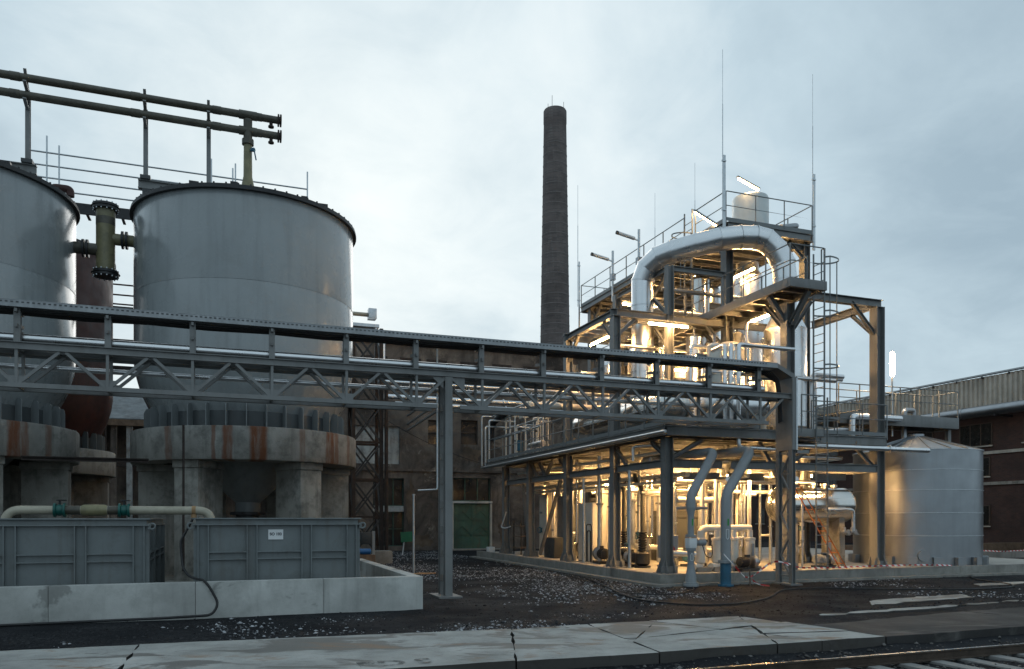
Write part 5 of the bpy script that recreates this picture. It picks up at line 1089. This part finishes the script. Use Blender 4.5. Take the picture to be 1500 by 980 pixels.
for i, (b, z, a0, a1, r) in enumerate(((2.5, 7.0, 3.2, 8.8, .08), (3.0, 7.4, 3.4, 6.6, .10), (5.2, 8.3, 1.0, 6.8, .07), (7.9, 7.7, 1.1, 8.5, .13), (8.15, 7.0, -1.5, 8.0, .10), (9.4, 6.6, -.5, 9.0, .14), (6.9, 6.4, 3.4, 9.0, .09), (5.4, 10.6, 3.3, 9.0, .08), (7.4, 10.4, 3.3, 9.0, .1), (12.2, 10.2, 5.9, 9.0, .12))):
    solo('process_pipe', MB().tube([(a0, b, z), (a1, b, z)], r, 14), (ALU, CREAM, ALU, ALUD)[i % 4], (a0, b, z), '%s %s level pipe crossing the upper steel frame %s' % ('slim' if r < .09 else 'stout' if r > .11 else 'medium', ('bright', 'cream', 'bright', 'dull')[i % 4], 'above the second level' if z > 9.5 else 'below the second level' if z > 7.2 else 'low over the first deck'), 'pipe', 'level pipes across the upper frame')
# three upright pipes beside the bridge end
for i, (px, b, zt) in enumerate(((1062, .95, 7.55), (1071, .80, 7.55), (1082, .62, 7.52))):
    a = apx(px, b); pts = [(a, b, 4.95 if i < 2 else 4.25), (a, b, zt), (a + (.15, .5, 2.2)[i], b + (.9, .6, .05)[i], zt)]
    if i == 2: pts = [(a + 1.6, b, 4.22)] + pts
    pipe('clad_riser', ('bright clad riser pipe, the one set deepest of three', 'bright clad riser pipe between two others at the bridge end', 'bright clad riser pipe that turns under the deck')[i], pts, .07, ALU, rad=.14, fl=[((a, b, 5.9), (0, 0, 1))], flmat=ALUD)
# cable tray under catwalk
ctb = thing('cable_basket', (6.5, 2.2, 7.0), 'dark cable basket stuffed with loose black cables below the catwalk', 'cable tray')
part('tray', MB().box(4.6, 6.0, 2.0, 2.3, 6.95, 6.98).box(4.6, 6.0, 1.98, 2.0, 6.95, 7.1), BLACKM, ctb)
for k in range(7): part('cable', MB().tube([V((4.6 + j * .2, 2.03 + .035 * k, 7.01 + .05 * math.sin(j * 1.7 + k) ** 2)) for j in range(8)], .02, 6), BLACK, ctb)
# valve manifold on the far deck
vm = thing('valve_manifold', (1.3, 15, ZD), 'crowded rack of thin bright pipes and valves at the far deck end', 'manifold')
for k in range(15):
    b = 12.2 + .42 * k + rp.uniform(-.1, .1); a = 1.0 + rp.uniform(0, 1.0); z1 = rp.uniform(6.4, 7.5); r = rp.choice([.03, .04, .05]); part('pipe', MB().tube(bend([(a, b, ZD), (a, b, z1), (a + .8, b, z1)], .1), r, 10), rp.choice([GALV, ALU, CREAM]), vm)
    if k % 2: part('valve', valve(MB(), (a, b, rp.uniform(5.5, 6.3)), r), rp.choice([BLACKM, ALUD]), vm)
for z, a in ((6.1, 1.1), (6.6, 1.6), (7.1, 1.3), (7.3, 1.0)): part('header', MB().tube([(a, 12, z), (a, 18.3, z)], .045, 10), GALV, vm)
part('panel_box', MB().box(1.0, 1.3, 14.0, 14.5, 6.7, 7.1), CREAM, vm, bev=.02); part('blue_motor', MB().lathe((1.1, 14.6, 5.2), [(.14, 0), (.14, .5)], 14), BLUEP, vm); part('insulated_loop', MB().tube(bend([(.8, 11, 5.25), (.8, 12.6, 5.25), (.8, 12.6, 5.0)], .2), .13, 14), ALU, vm)
t = thing('pipe_hoop', (.5, 17.8, ZD), 'tall bent tube frame at the far deck corner', 'frame')
for b, z in ((17.9, 6.7), (17.3, 6.95), (18.5, 7.3)): part('tube', MB().tube(bend([(.45, b, 4.7), (.45, b, z), (1.9, b + .1, z)], .12), .045, 10), GALV, t)
# black curved duct at far end
pipe('rubber_hose', 'thick dark hose curving behind the far pipe rack', [(1.0, 18.6, 6.0), (1.0, 18.6, 6.9), (1.2, 17.0, 7.35), (2.4, 15.5, 7.4)], .16, BLACK, 'hose', rad=.5)

# ================================================================== BACKGROUND
FB = 27.35
fb = thing('factory_building', (3, FB, 0), 'soot stained brown factory building behind the yard', 'building')
ops = [(-3.67, -1.74, .27, 4.45), (1.40, 3.90, -.2, 4.55), (1.91, 3.04, 6.67, 8.23), (-.22, .85, 6.6, 8.14), (-5.15, -2.03, 5.32, 7.64)]
ops += [(x, x + 1.12, 10.05, 11.75) for x in (-4.0, -1.9, -.22, 1.95, 4.1, 6.25, 8.4, 10.5)]
ops += [(x, x + 1.2, 6.6, 8.2) for x in (6.2, 8.9, 11.6)]
def wallmesh(a0, a1, z0, z1, ops, b, dep):
    xs = sorted(set([a0, a1] + [o[0] for o in ops] + [o[1] for o in ops])); zs = sorted(set([z0, z1] + [o[2] for o in ops] + [o[3] for o in ops])); m = MB()
    inn = lambda x, z: any(o[0] < x < o[1] and o[2] < z < o[3] for o in ops)
    for i in range(len(xs) - 1):
        for j in range(len(zs) - 1):
            if not inn((xs[i] + xs[i + 1]) / 2, (zs[j] + zs[j + 1]) / 2): m.add([(xs[i], b, zs[j]), (xs[i + 1], b, zs[j]), (xs[i + 1], b, zs[j + 1]), (xs[i], b, zs[j + 1])], [(0, 1, 2, 3)])
    for o in ops:
        P = [(o[0], o[2]), (o[1], o[2]), (o[1], o[3]), (o[0], o[3])]
        for k in range(4): p, q = P[k], P[(k + 1) % 4]; m.add([(p[0], b, p[1]), (q[0], b, q[1]), (q[0], b + dep, q[1]), (p[0], b + dep, p[1])], [(0, 3, 2, 1)])
    return m
part('wall', wallmesh(-8, 24, -.3, 12.7, ops, FB, .32), PLAST, fb, smooth=False, rec=False)
part('side_wall', MB().box(-8, -7.7, FB + .01, 42, -.3, 12.69).box(23.7, 24, FB + .01, 42, -.3, 12.69).box(-7.7, 23.7, 41.7, 42, -.3, 12.69), PLAST, fb)
part('roof', MB().box(-8.2, 24.2, FB - .18, 42.2, 12.71, 12.9), RUST, fb); part('eave_trim', MB().box(-8.2, 24.2, FB - .24, FB - .185, 12.74, 12.95), ASBEST, fb)
part('cornice', MB().box(-8, 24, FB - .14, FB - .002, 9.0, 9.25), PLAST, fb, bev=.02); part('string_course', MB().box(-8, 24, FB - .1, FB - .002, 5.0 - .1, 5.05), PLAST, fb)
def window(o, nx, nz, fmat, pmat_=None):
    a0, a1, z0, z1 = o; f = MB(); w = .05; y = FB + .2
    f.box(a0, a0 + w, y, y + .06, z0, z1); f.box(a1 - w, a1, y, y + .06, z0, z1); f.box(a0 + w, a1 - w, y, y + .06, z0, z0 + w); f.box(a0 + w, a1 - w, y, y + .06, z1 - w, z1)
    fo = part('window', f, fmat, fb)
    for i in range(1, nx): x = a0 + (a1 - a0) * i / nx; part('mullion', MB().box(x - .03, x + .03, y - .005, y + .055, z0 + w, z1 - w), fmat, fo)
    for j in range(1, nz): z = z0 + (z1 - z0) * j / nz; part('glazing_bar', MB().box(a0 + w, a1 - w, y - .008, y + .05, z - .025, z + .025), fmat, fo)
    for i in range(nx):
        for j in range(nz):
            x0, x1 = a0 + (a1 - a0) * i / nx, a0 + (a1 - a0) * (i + 1) / nx; za, zb = z0 + (z1 - z0) * j / nz, z0 + (z1 - z0) * (j + 1) / nz; part('pane', MB().box(x0 + .03, x1 - .03, y + .07, y + .08, za + .03, zb - .03), GLASSD, fo)
GFR = pm('green_frame', (.03, .085, .065), .6, 0, .3, 3, dirt=(.03, .025, .02), dirt_amt=.6); BFR = pm('brown_frame', (.07, .05, .038), .7, 0, .3, 3); WFR = pm('white_frame', (.72, .71, .68), .6, 0, .15, 3, dirt=(.2, .17, .14), dirt_amt=.6)
window((-3.67, -1.74, 2.75, 4.45), 3, 1, GFR); window((-3.67, -1.74, .27, 2.4), 3, 2, GFR); part('lintel', MB().box(-3.67, -1.74, FB + .05, FB + .3, 2.4, 2.75), WHITEW, fb)
window((1.40, 3.90, 3.08, 4.55), 3, 1, GFR); part('lintel', MB().box(1.35, 4.0, FB - .06, FB + .3, 2.95, 3.08), CONC, fb)
window(ops[2], 1, 2, BFR); window(ops[3], 1, 2, BFR); part('infill_panel', MB().box(-5.15, -2.03, FB + .12, FB + .2, 5.32, 7.64), WHITEW, fb)
for o in ops[5:]: window(o, 2 if o[2] > 9 else 1, 2, WFR if o[2] > 9 else BFR)
for o in ops[5:13]: part('sill', MB().box(o[0] - .08, o[1] + .08, FB - .08, FB + .18, o[2] - .09, o[2] - .005), ASBEST, fb); part('lintel', MB().box(o[0] - .1, o[1] + .1, FB - .03, FB - .002, o[3] + .005, o[3] + .16), RUST, fb)
dr = part('double_door', MB().box(1.43, 2.645, FB + .16, FB + .22, .02, 2.94).box(2.655, 3.87, FB + .16, FB + .22, .02, 2.94), GREEND, fb)
for x0, x1 in ((1.45, 2.62), (2.68, 3.85)):
    for z in (.95, 1.9):
        m = MB(); m.bar((x0, FB + .15, z), ((x0 + x1) / 2, FB + .15, z + .55), .05, .03); m.bar(((x0 + x1) / 2, FB + .15, z + .55), (x1, FB + .15, z), .05, .03); part('door_brace', m, GREEND, dr)
        part('door_rail', MB().box(x0, x1, FB + .13, FB + .158, z - .04, z + .0), GREEND, dr)
part('door_frame', MB().box(1.36, 1.428, FB - .03, FB + .2, 0, 2.945).box(3.872, 3.99, FB - .03, FB + .2, 0, 2.945), ASBEST, fb); part('threshold', MB().box(.8, 4.6, FB - .9, FB + .3, -.1, .06), CONCP, fb)
for (a, z, w, h) in ((-.6, .25, 1.7, .7), (2.6, 5.55, 1.2, 1.0), (-1.3, 1.5, .6, 2.8), (4.7, .6, .7, 1.3)):
    rr_ = random.Random(int(a * 10)); pts = [(a + w / 2 * math.cos(q) * (1 + .55 * mnoise.noise((math.cos(q) * 1.6, math.sin(q) * 1.6, a)) + .35 * mnoise.noise((q * 3, a, 2))), z + h / 2 + h / 2 * math.sin(q) * (1 + .55 * mnoise.noise((math.cos(q) * 1.9, math.sin(q) * 1.9, a + 5)) + .35 * mnoise.noise((q * 3.7, a, 6)))) for q in [2 * math.pi * k / 40 for k in range(40)]]
    m = MB(); m.add([(x, FB - .004, y) for x, y in pts] + [(x, FB - .012, y) for x, y in pts], [tuple(range(39, -1, -1)), tuple(range(40, 80))] + [(k, (k + 1) % 40, 40 + (k + 1) % 40, 40 + k) for k in range(40)]); part('render_patch', m, pm('tan_render%d' % int(a * 10), (.12, .09, .065), .9, 0, .5, 1.5, .3, 12, dirt=(.07, .05, .04), dirt_amt=.7), fb, smooth=False)
# slate roofed shed behind the tanks
sh = thing('slate_shed', (-18, 29, 0), 'low open shed with pale slate roof behind the tanks', 'shed')
part('wall', MB().box(-40, -9, 33, 33.3, 0, 7.7), PLAST, sh); m = MB(); m.add([(-40, 28.6, 7.5), (-9, 28.6, 7.5), (-9, 33.5, 9.9), (-40, 33.5, 9.9), (-40, 28.6, 7.62), (-9, 28.6, 7.62), (-9, 33.5, 10.02), (-40, 33.5, 10.02)], [(0, 3, 2, 1), (4, 5, 6, 7), (0, 1, 5, 4), (1, 2, 6, 5), (2, 3, 7, 6), (3, 0, 4, 7)]); part('roof', m, SLATE, sh)
part('eave_board', MB().box(-40, -9, 28.45, 28.58, 7.2, 7.55), WOOD, sh)
for x in (-21.5, -18, -17.2, -14.5, -11): part('post', MB().box(x - .15, x + .15, 28.7, 29, 0, 7.2), WHITEW if x == -17.2 else PLAST, sh)
part('cross_beam', MB().box(-40, -9, 28.72, 28.98, 4.9, 5.2), RUST, sh)
# old steel trestle beside the tank
ts = thing('pipe_trestle', (-5.5, 17, 0), 'rusty dark lattice trestle tower beside the factory wall', 'trestle')
for a in (-6.5, -5.2):
    for b in (16.4, 17.6): part('leg', MB().bar((a, b, 0), (a, b, 10.9), .16, .16), RUST, ts)
z = .3; k = 0
while z < 9.5:
    for b in (16.4, 17.6): part('brace', MB().bar((-6.5, b, z), (-5.2, b, z + 1.7), .08), BLACKM, ts); part('brace', MB().bar((-5.2, b, z), (-6.5, b, z + 1.7), .08), BLACKM, ts); part('girt', MB().bar((-6.5, b, z), (-5.2, b, z), .1), RUST, ts)
    for a in (-6.5, -5.2): part('brace', MB().bar((a, 16.4, z), (a, 17.6, z + 1.7), .07), BLACKM, ts)
    z += 1.75
part('platform', MB().box(-8.5, -4.6, 16.1, 17.9, 7.4, 7.5), RUST, ts)
for zz_ in (9.2, 8.2, 10.4): part('beam', MB().bar((-8.5, 16.4, zz_), (-4.7, 16.4, zz_), .2), RUST, ts)
part('drop_post', MB().tube([(-5.0, 16.2, 0), (-5.0, 16.2, 8.2)], .09, 10), RUST, ts)
t = thing('pipe_gallery', (-6.5, 18.5, 10), 'small steel gallery with pale box on top of the trestle', 'gallery'); part('floor', MB().box(-9, -5.0, 18, 19, 11.35, 11.5), GALV, t); part('pipe', MB().tube([(-9, 18.3, 12.0), (-5.5, 18.3, 12.0)], .1, 10), FRPC, t); part('box', MB().box(-5.5, -5.1, 18.1, 18.6, 11.8, 12.3), GALV, t, bev=.02); part('post', MB().box(-5.2, -5.1, 18.05, 18.15, 8, 11.35), GALV, t)
# white clad pipes from the trestle to the plant
for i, (a0, zt, z, r, b) in enumerate(((-4.75, 11.3, 8.75, .10, 20.0), (-4.35, 11.3, 9.15, .10, 20.4), (-4.45, 8.3, 8.25, .12, 19.6), (-4.2, 7.9, 7.85, .10, 19.2))):
    pts = ([(a0, b, zt), (a0, b, z)] if zt > z + .5 else [(a0, b, z)]) + [(9.0, b, z)]
    pipe('clad_pipe', ('white clad pipe dropping from the gallery to run along the factory, lower of two', 'white clad pipe dropping from the gallery to run along the factory, upper of two', 'thick white clad pipe running level in front of the factory', 'lowest white clad pipe running level in front of the factory')[i], pts, r, ALU, rad=.2, seg=14, fl=[((2.0, b, z), (1, 0, 0))], supports=[((-1.5, b, z - r), (-1.5, FB, z - r - .3), .1), ((6, b, z - r), (6, FB, z - r - .3), .1)])
# chimney
ca, cb = loc(3.87, 70.0)
ch = thing('brick_chimney', (ca, cb, 0), 'tall dark brick chimney with iron bands behind the factory', 'chimney')
rz_ = lambda z: 1.60 - .60 * z / 38.6
part('shaft', MB().lathe((ca, cb, 0), [(rz_(z), z) for z in (0, 8, 16, 24, 32, 36.4)] + [(rz_(37.4), 37.4), (rz_(37.4) + .025, 37.45), (rz_(38) + .03, 38.5), (rz_(38) - .02, 38.6), (.7, 38.6), (.7, 36)], 40, caps=False), BRICKC, ch)
z = 12.0
while z < 36: part('iron_band', MB().lathe((ca, cb, 0), [(rz_(z) + .004, z - .035), (rz_(z) + .02, z - .022), (rz_(z) + .02, z + .022), (rz_(z) + .004, z + .035)], 40, caps=False), pm('band_iron', (.20, .175, .165), .7) if 'band_iron' not in MATS else MATS['band_iron'], ch); z += .86 + .12 * math.sin(z * 7)
for q in (0, 2, 4): part('lightning_spike', MB().tube([(ca + .85 * math.cos(q), cb + .85 * math.sin(q), 38.4), (ca + .85 * math.cos(q), cb + .85 * math.sin(q), 39.6)], .02, 6), BLACKM, ch)
# shed on the tank side with corrugated fascia
SA = 35.6
ws = thing('brick_shed', (SA, 30, 0), 'long dark brick hall with corrugated fascia beyond the round tank', 'building')
part('wall', MB().box(SA, SA + 12, 2, 90, -.3, 9.9), BRICKR, ws); part('gutter_board', MB().box(SA - .55, SA - .02, 2, 90, 9.25, 9.4), BLACKM, ws)
m = MB(); m.add([(SA - .75, 2, 11.35), (SA - .75, 90, 11.35), (SA + 12, 90, 14), (SA + 12, 2, 14), (SA - .75, 2, 11.42), (SA - .75, 90, 11.42), (SA + 12, 90, 14.1), (SA + 12, 2, 14.1)], [(0, 1, 2, 3), (4, 7, 6, 5), (0, 4, 5, 1), (1, 5, 6, 2), (2, 6, 7, 3), (3, 7, 4, 0)]); part('roof', m, BLACKM, ws)
part('fascia_backing', MB().box(SA - .5, SA - .01, 2, 90, 9.405, 11.33), BLACKM, ws)
sheet = None
for k in range(80):
    y0 = 4 + k * 1.05; m = MB(); nseg = 30; pr = []
    if sheet is None:
        for i in range(nseg + 1): y = 1.05 * i / nseg * .992; x = (-.11, -.11, -.11, -.11, 0, 0, 0, 0, 0, -.11)[i % 10]; pr.append((x, y))
        m.v = [V((SA - .58 + x, y0 + y, 9.35)) for x, y in pr] + [V((SA - .58 + x, y0 + y, 11.34)) for x, y in pr]; m.f = [(i, i + 1, nseg + 2 + i, nseg + 1 + i) for i in range(nseg)]; sheet = part('corrugated_sheet', m, ASBEST, ws, rec=False)
    else:
        o = sheet.copy(); col.objects.link(o); o.location = sheet.location + V((random.uniform(-.008, .008), k * 1.05, random.uniform(-.012, .012))); o.parent = ws
for k in range(30):
    y0 = 8 + k * 1.9; part('rafter_end', MB().box(SA - .74, SA - .62, y0, y0 + .12, 11.22, 11.345), BLACKM, ws)
def swin(b0, b1, z0, z1, nx):
    f = part('window', MB().box(SA - .06, SA - .004, b0 - .06, b1 + .06, z0 - .06, z1 + .06), BFR, ws)
    for i in range(nx): w = (b1 - b0) / nx; part('pane', MB().box(SA - .07, SA - .061, b0 + w * i + .04, b0 + w * (i + 1) - .04, z0, z1), GLASSD, f)
    part('sill', MB().box(SA - .16, SA - .065, b0 - .1, b1 + .1, z0 - .14, z0 - .065), ASBEST, ws)
for k in range(10): swin(bpx(1475, SA) - 8 + k * 4.6, bpx(1451, SA) - 8 + k * 4.6, 4.85, 6.0, 2); swin(bpx(1475, SA) - 8 + k * 4.6, bpx(1451, SA) - 8 + k * 4.6, 1.55, 2.8, 2); swin(bpx(1470, SA) - 8.4 + k * 4.6, bpx(1430, SA) - 8 + k * 4.6, 6.9, 8.3, 3)
part('string_course', MB().box(SA - .1, SA - .003, 2, 90, 6.25, 6.45), ASBEST, ws); part('string_course', MB().box(SA - .1, SA - .003, 2, 90, 4.2, 4.4), CONCO, ws)
sp_ = thing('shed_main_pipe', (SA - 1.1, 30, 8.6), 'thick dull pipe slung along the brick hall below the fascia', 'pipe'); part('pipe_run', MB().tube([(SA - 1.15, 2, 9.0), (SA - 1.15, 60, 9.0)], .36, 24), ALUD, sp_)
for k in range(9): part('bracket', MB().bar((SA, 5 + 5.5 * k, 8.6), (SA - 1.6, 5 + 5.5 * k, 8.6), .1), BLACKM, sp_); part('coupling', MB().lathe((SA - 1.15, 7.5 + 5.5 * k, 9.0), [(.385, 0), (.385, .15)], 24, (0, 1, 0)), ALUD, sp_)
t = thing('low_wall', (28, 12, 0), 'low concrete kerb wall with tape in front of the brick hall', 'wall'); part('wall_block', MB().box(20.2, 35, 8, 8.3, 0, .35), CONCP, t); part('wall_block', MB().box(20.2, 35, 14, 14.3, 0, .5), WOOD, t)
# ================================================================== YARD BITS
def mk_tape():
    t = NT('red_white_tape'); oc = t.coord(kind='obj'); sp = t.new('ShaderNodeSeparateXYZ'); t.l.new(oc, sp.inputs[0]); s = t.math('ADD', t.math('ADD', sp.outputs[0], t.math('MULTIPLY', sp.outputs[2], .6)), t.math('MULTIPLY', sp.outputs[1], .5))
    f = t.math('GREATER_THAN', t.math('FRACT', t.math('MULTIPLY', s, 4.0)), .5); t.put(t.b.inputs['Base Color'], t.mix(f, (.75, .74, .72), (.55, .04, .04))); t.b.inputs['Roughness'].default_value = .45; return t.m
TAPE = mk_tape()
def tape(label, pts):
    m = MB(); pts = bend(pts, .4, 4); n_ = len(pts); vs = []; 
    for i, p in enumerate(pts): w = .022 * (1 + .25 * math.sin(i * 2.1)); tw = V((0, .02 * math.sin(i * 1.3), w)); vs += [p - tw, p + tw]
    m.add(vs, [(2 * i, 2 * i + 2, 2 * i + 3, 2 * i + 1) for i in range(n_ - 1)]); return solo('barrier_tape', m, TAPE, pts[0], label, 'tape')
tape('red and white barrier tape strung along the kerb to the round tank', [(4.1, -.15, .62), (5.0, -.12, .42), (6.2, -.06, .40), (8.0, -.06, .42), (9.6, -.06, .42), (10.6, -.06, .40), (11.6, .02, .36)])
tape('red and white barrier tape sagging between the swan-neck pipe and lattice column', [(1.55, -.95, .95), (1.95, -1.0, .55), (2.35, -.9, .22), (2.7, -.85, .3), (3.3, -.95, .75), (3.85, -1.05, .62)])
tape('knotted end of barrier tape trailing on the gravel', [(2.45, -.95, .35), (2.5, -1.05, .14), (2.62, -1.2, .05), (2.8, -1.4, .03)])
tape('barrier tape strung low before the brick hall', [(21, 7.6, .5), (24, 7.7, .35), (28, 7.8, .45), (33, 7.8, .4)])
solo('survey_stake', MB().bar((2.45, -.98, -.05), (2.43, -.98, .5), .03), WOOD, (2.4, -.9, 0), 'thin wooden stake holding the knotted barrier tape', 'stake')
def gcable(label, pts, r=.022): return solo('ground_cable', MB().tube(bend([(a, b, max(.02, gz(a, b) + r)) for a, b in pts], 1.2, 7), r, 8), BLACK, (pts[0][0], pts[0][1], 0), label, 'cable')
gcable('black cable winding from the swan-neck pipes across the gravel', [(-.6, 7.0), (-.7, 3.6), (-1.4, 1.2), (-2.2, -1.5), (-2.7, -3.6), (-2.0, -4.9), (-.9, -5.0), (.6, -4.2), (2.4, -2.4), (3.6, -2.3), (5.2, -3.2), (7.2, -4.2), (9.2, -4.1), (10.2, -3.2), (10.6, -1.8), (11.6, -.7), (12.2, -.25)])
gcable('thin black cable beside the left kerb of the plant', [(-.5, 4.9), (-.75, 2.4), (-1.4, .4), (-2.1, -1.0), (-2.0, -2.2), (-1.2, -2.6), (.2, -1.5), (.6, -.8)], .016)
gcable('short black cable lying close along the plant kerb', [(-.9, 5.5), (-1.1, 3.0), (-1.8, .6), (-2.5, -1.8), (-2.3, -3.0)], .018)
solo('cardboard_piece', MB().poly([(-5.9, 7.0), (-5.2, 7.1), (-4.9, 7.35), (-5.5, 7.5)], 0.0, .03), CARD, (-5.5, 7.2, 0), 'brown cardboard piece lying at the bare post', 'cardboard')
t = thing('green_sign', (-2.0, 24, 0), 'small green sign on a thin white stake by the factory wall', 'sign'); bb = 22.0; aa = apx(596, bb)
t.location = W(aa, bb, 0); BASE[t.name] = V((aa, bb, 0)); part('stake', MB().bar((aa - .25, bb, -.05), (aa - .15, bb, .75), .05), WHITEP, t); part('panel', MB().bar((aa - .35, bb - .04, .95), (aa + .4, bb - .04, 1.0), .03, .55), GREENS, t)
t = thing('steel_rack', (-4, 21, 0), 'dark open steel rack of bars by the factory window', 'rack'); a0, a1, bb = apx(553, 19), apx(568, 19), 19.0; t.location = W(a0, bb, 0); BASE[t.name] = V((a0, bb, 0))
for k in range(5): x = a0 + (a1 - a0) * k / 4; part('bar', MB().bar((x, bb, 0), (x, bb, 1.55), .05), BLACKM, t); part('bar', MB().bar((x, bb + .5, 0), (x, bb + .5, 1.55), .05), BLACKM, t)
for z in (.25, .8, 1.5): part('cross_bar', MB().bar((a0, bb, z), (a1, bb, z), .05), BLACKM, t)
solo('concrete_block', MB().box(apx(548, 14), apx(575, 14), 14, 14.8, 0, .55), CONCP, (apx(560, 14), 14, 0), 'pale concrete block on the gravel behind the basin wall', 'block', bev=.02)
t = thing('meter_post', (apx(547, 13), 13, 0), 'grey post with a small box beside the container corner', 'post'); a0 = apx(547, 13); part('post', MB().bar((a0, 13, 0), (a0, 13, 1.45), .12), PIPEG, t); part('meter_box', MB().box(a0 - .55, a0 - .09, 12.9, 13.1, .9, 1.4), STEELD, t, bev=.02)
solo('plastic_drum', MB().lathe((apx(532, 11), 11, .668), [(.09, -.3), (.12, -.27), (.12, .27), (.09, .3)], 18, (1, 0, 0)), BLUETARP, (apx(532, 11), 11, .6), 'blue plastic drum lying behind the container', 'drum')
solo('drum_stand', MB().box(apx(532, 11) - .45, apx(532, 11) + .45, 10.8, 11.2, 0, .548), WOOD, (apx(532, 11), 11, 0), 'wooden stand under the blue plastic drum', 'stand', bev=.01)
solo('overhead_wire', MB().tube([(-4.2 + .9 * k, 26.5 + .03 * k, 8.6 - .55 * k + .02 * k * k) for k in range(9)], .02, 5), BLACK, (-4, 26.5, 6), 'thin slack black wire sloping down the factory wall', 'wire')
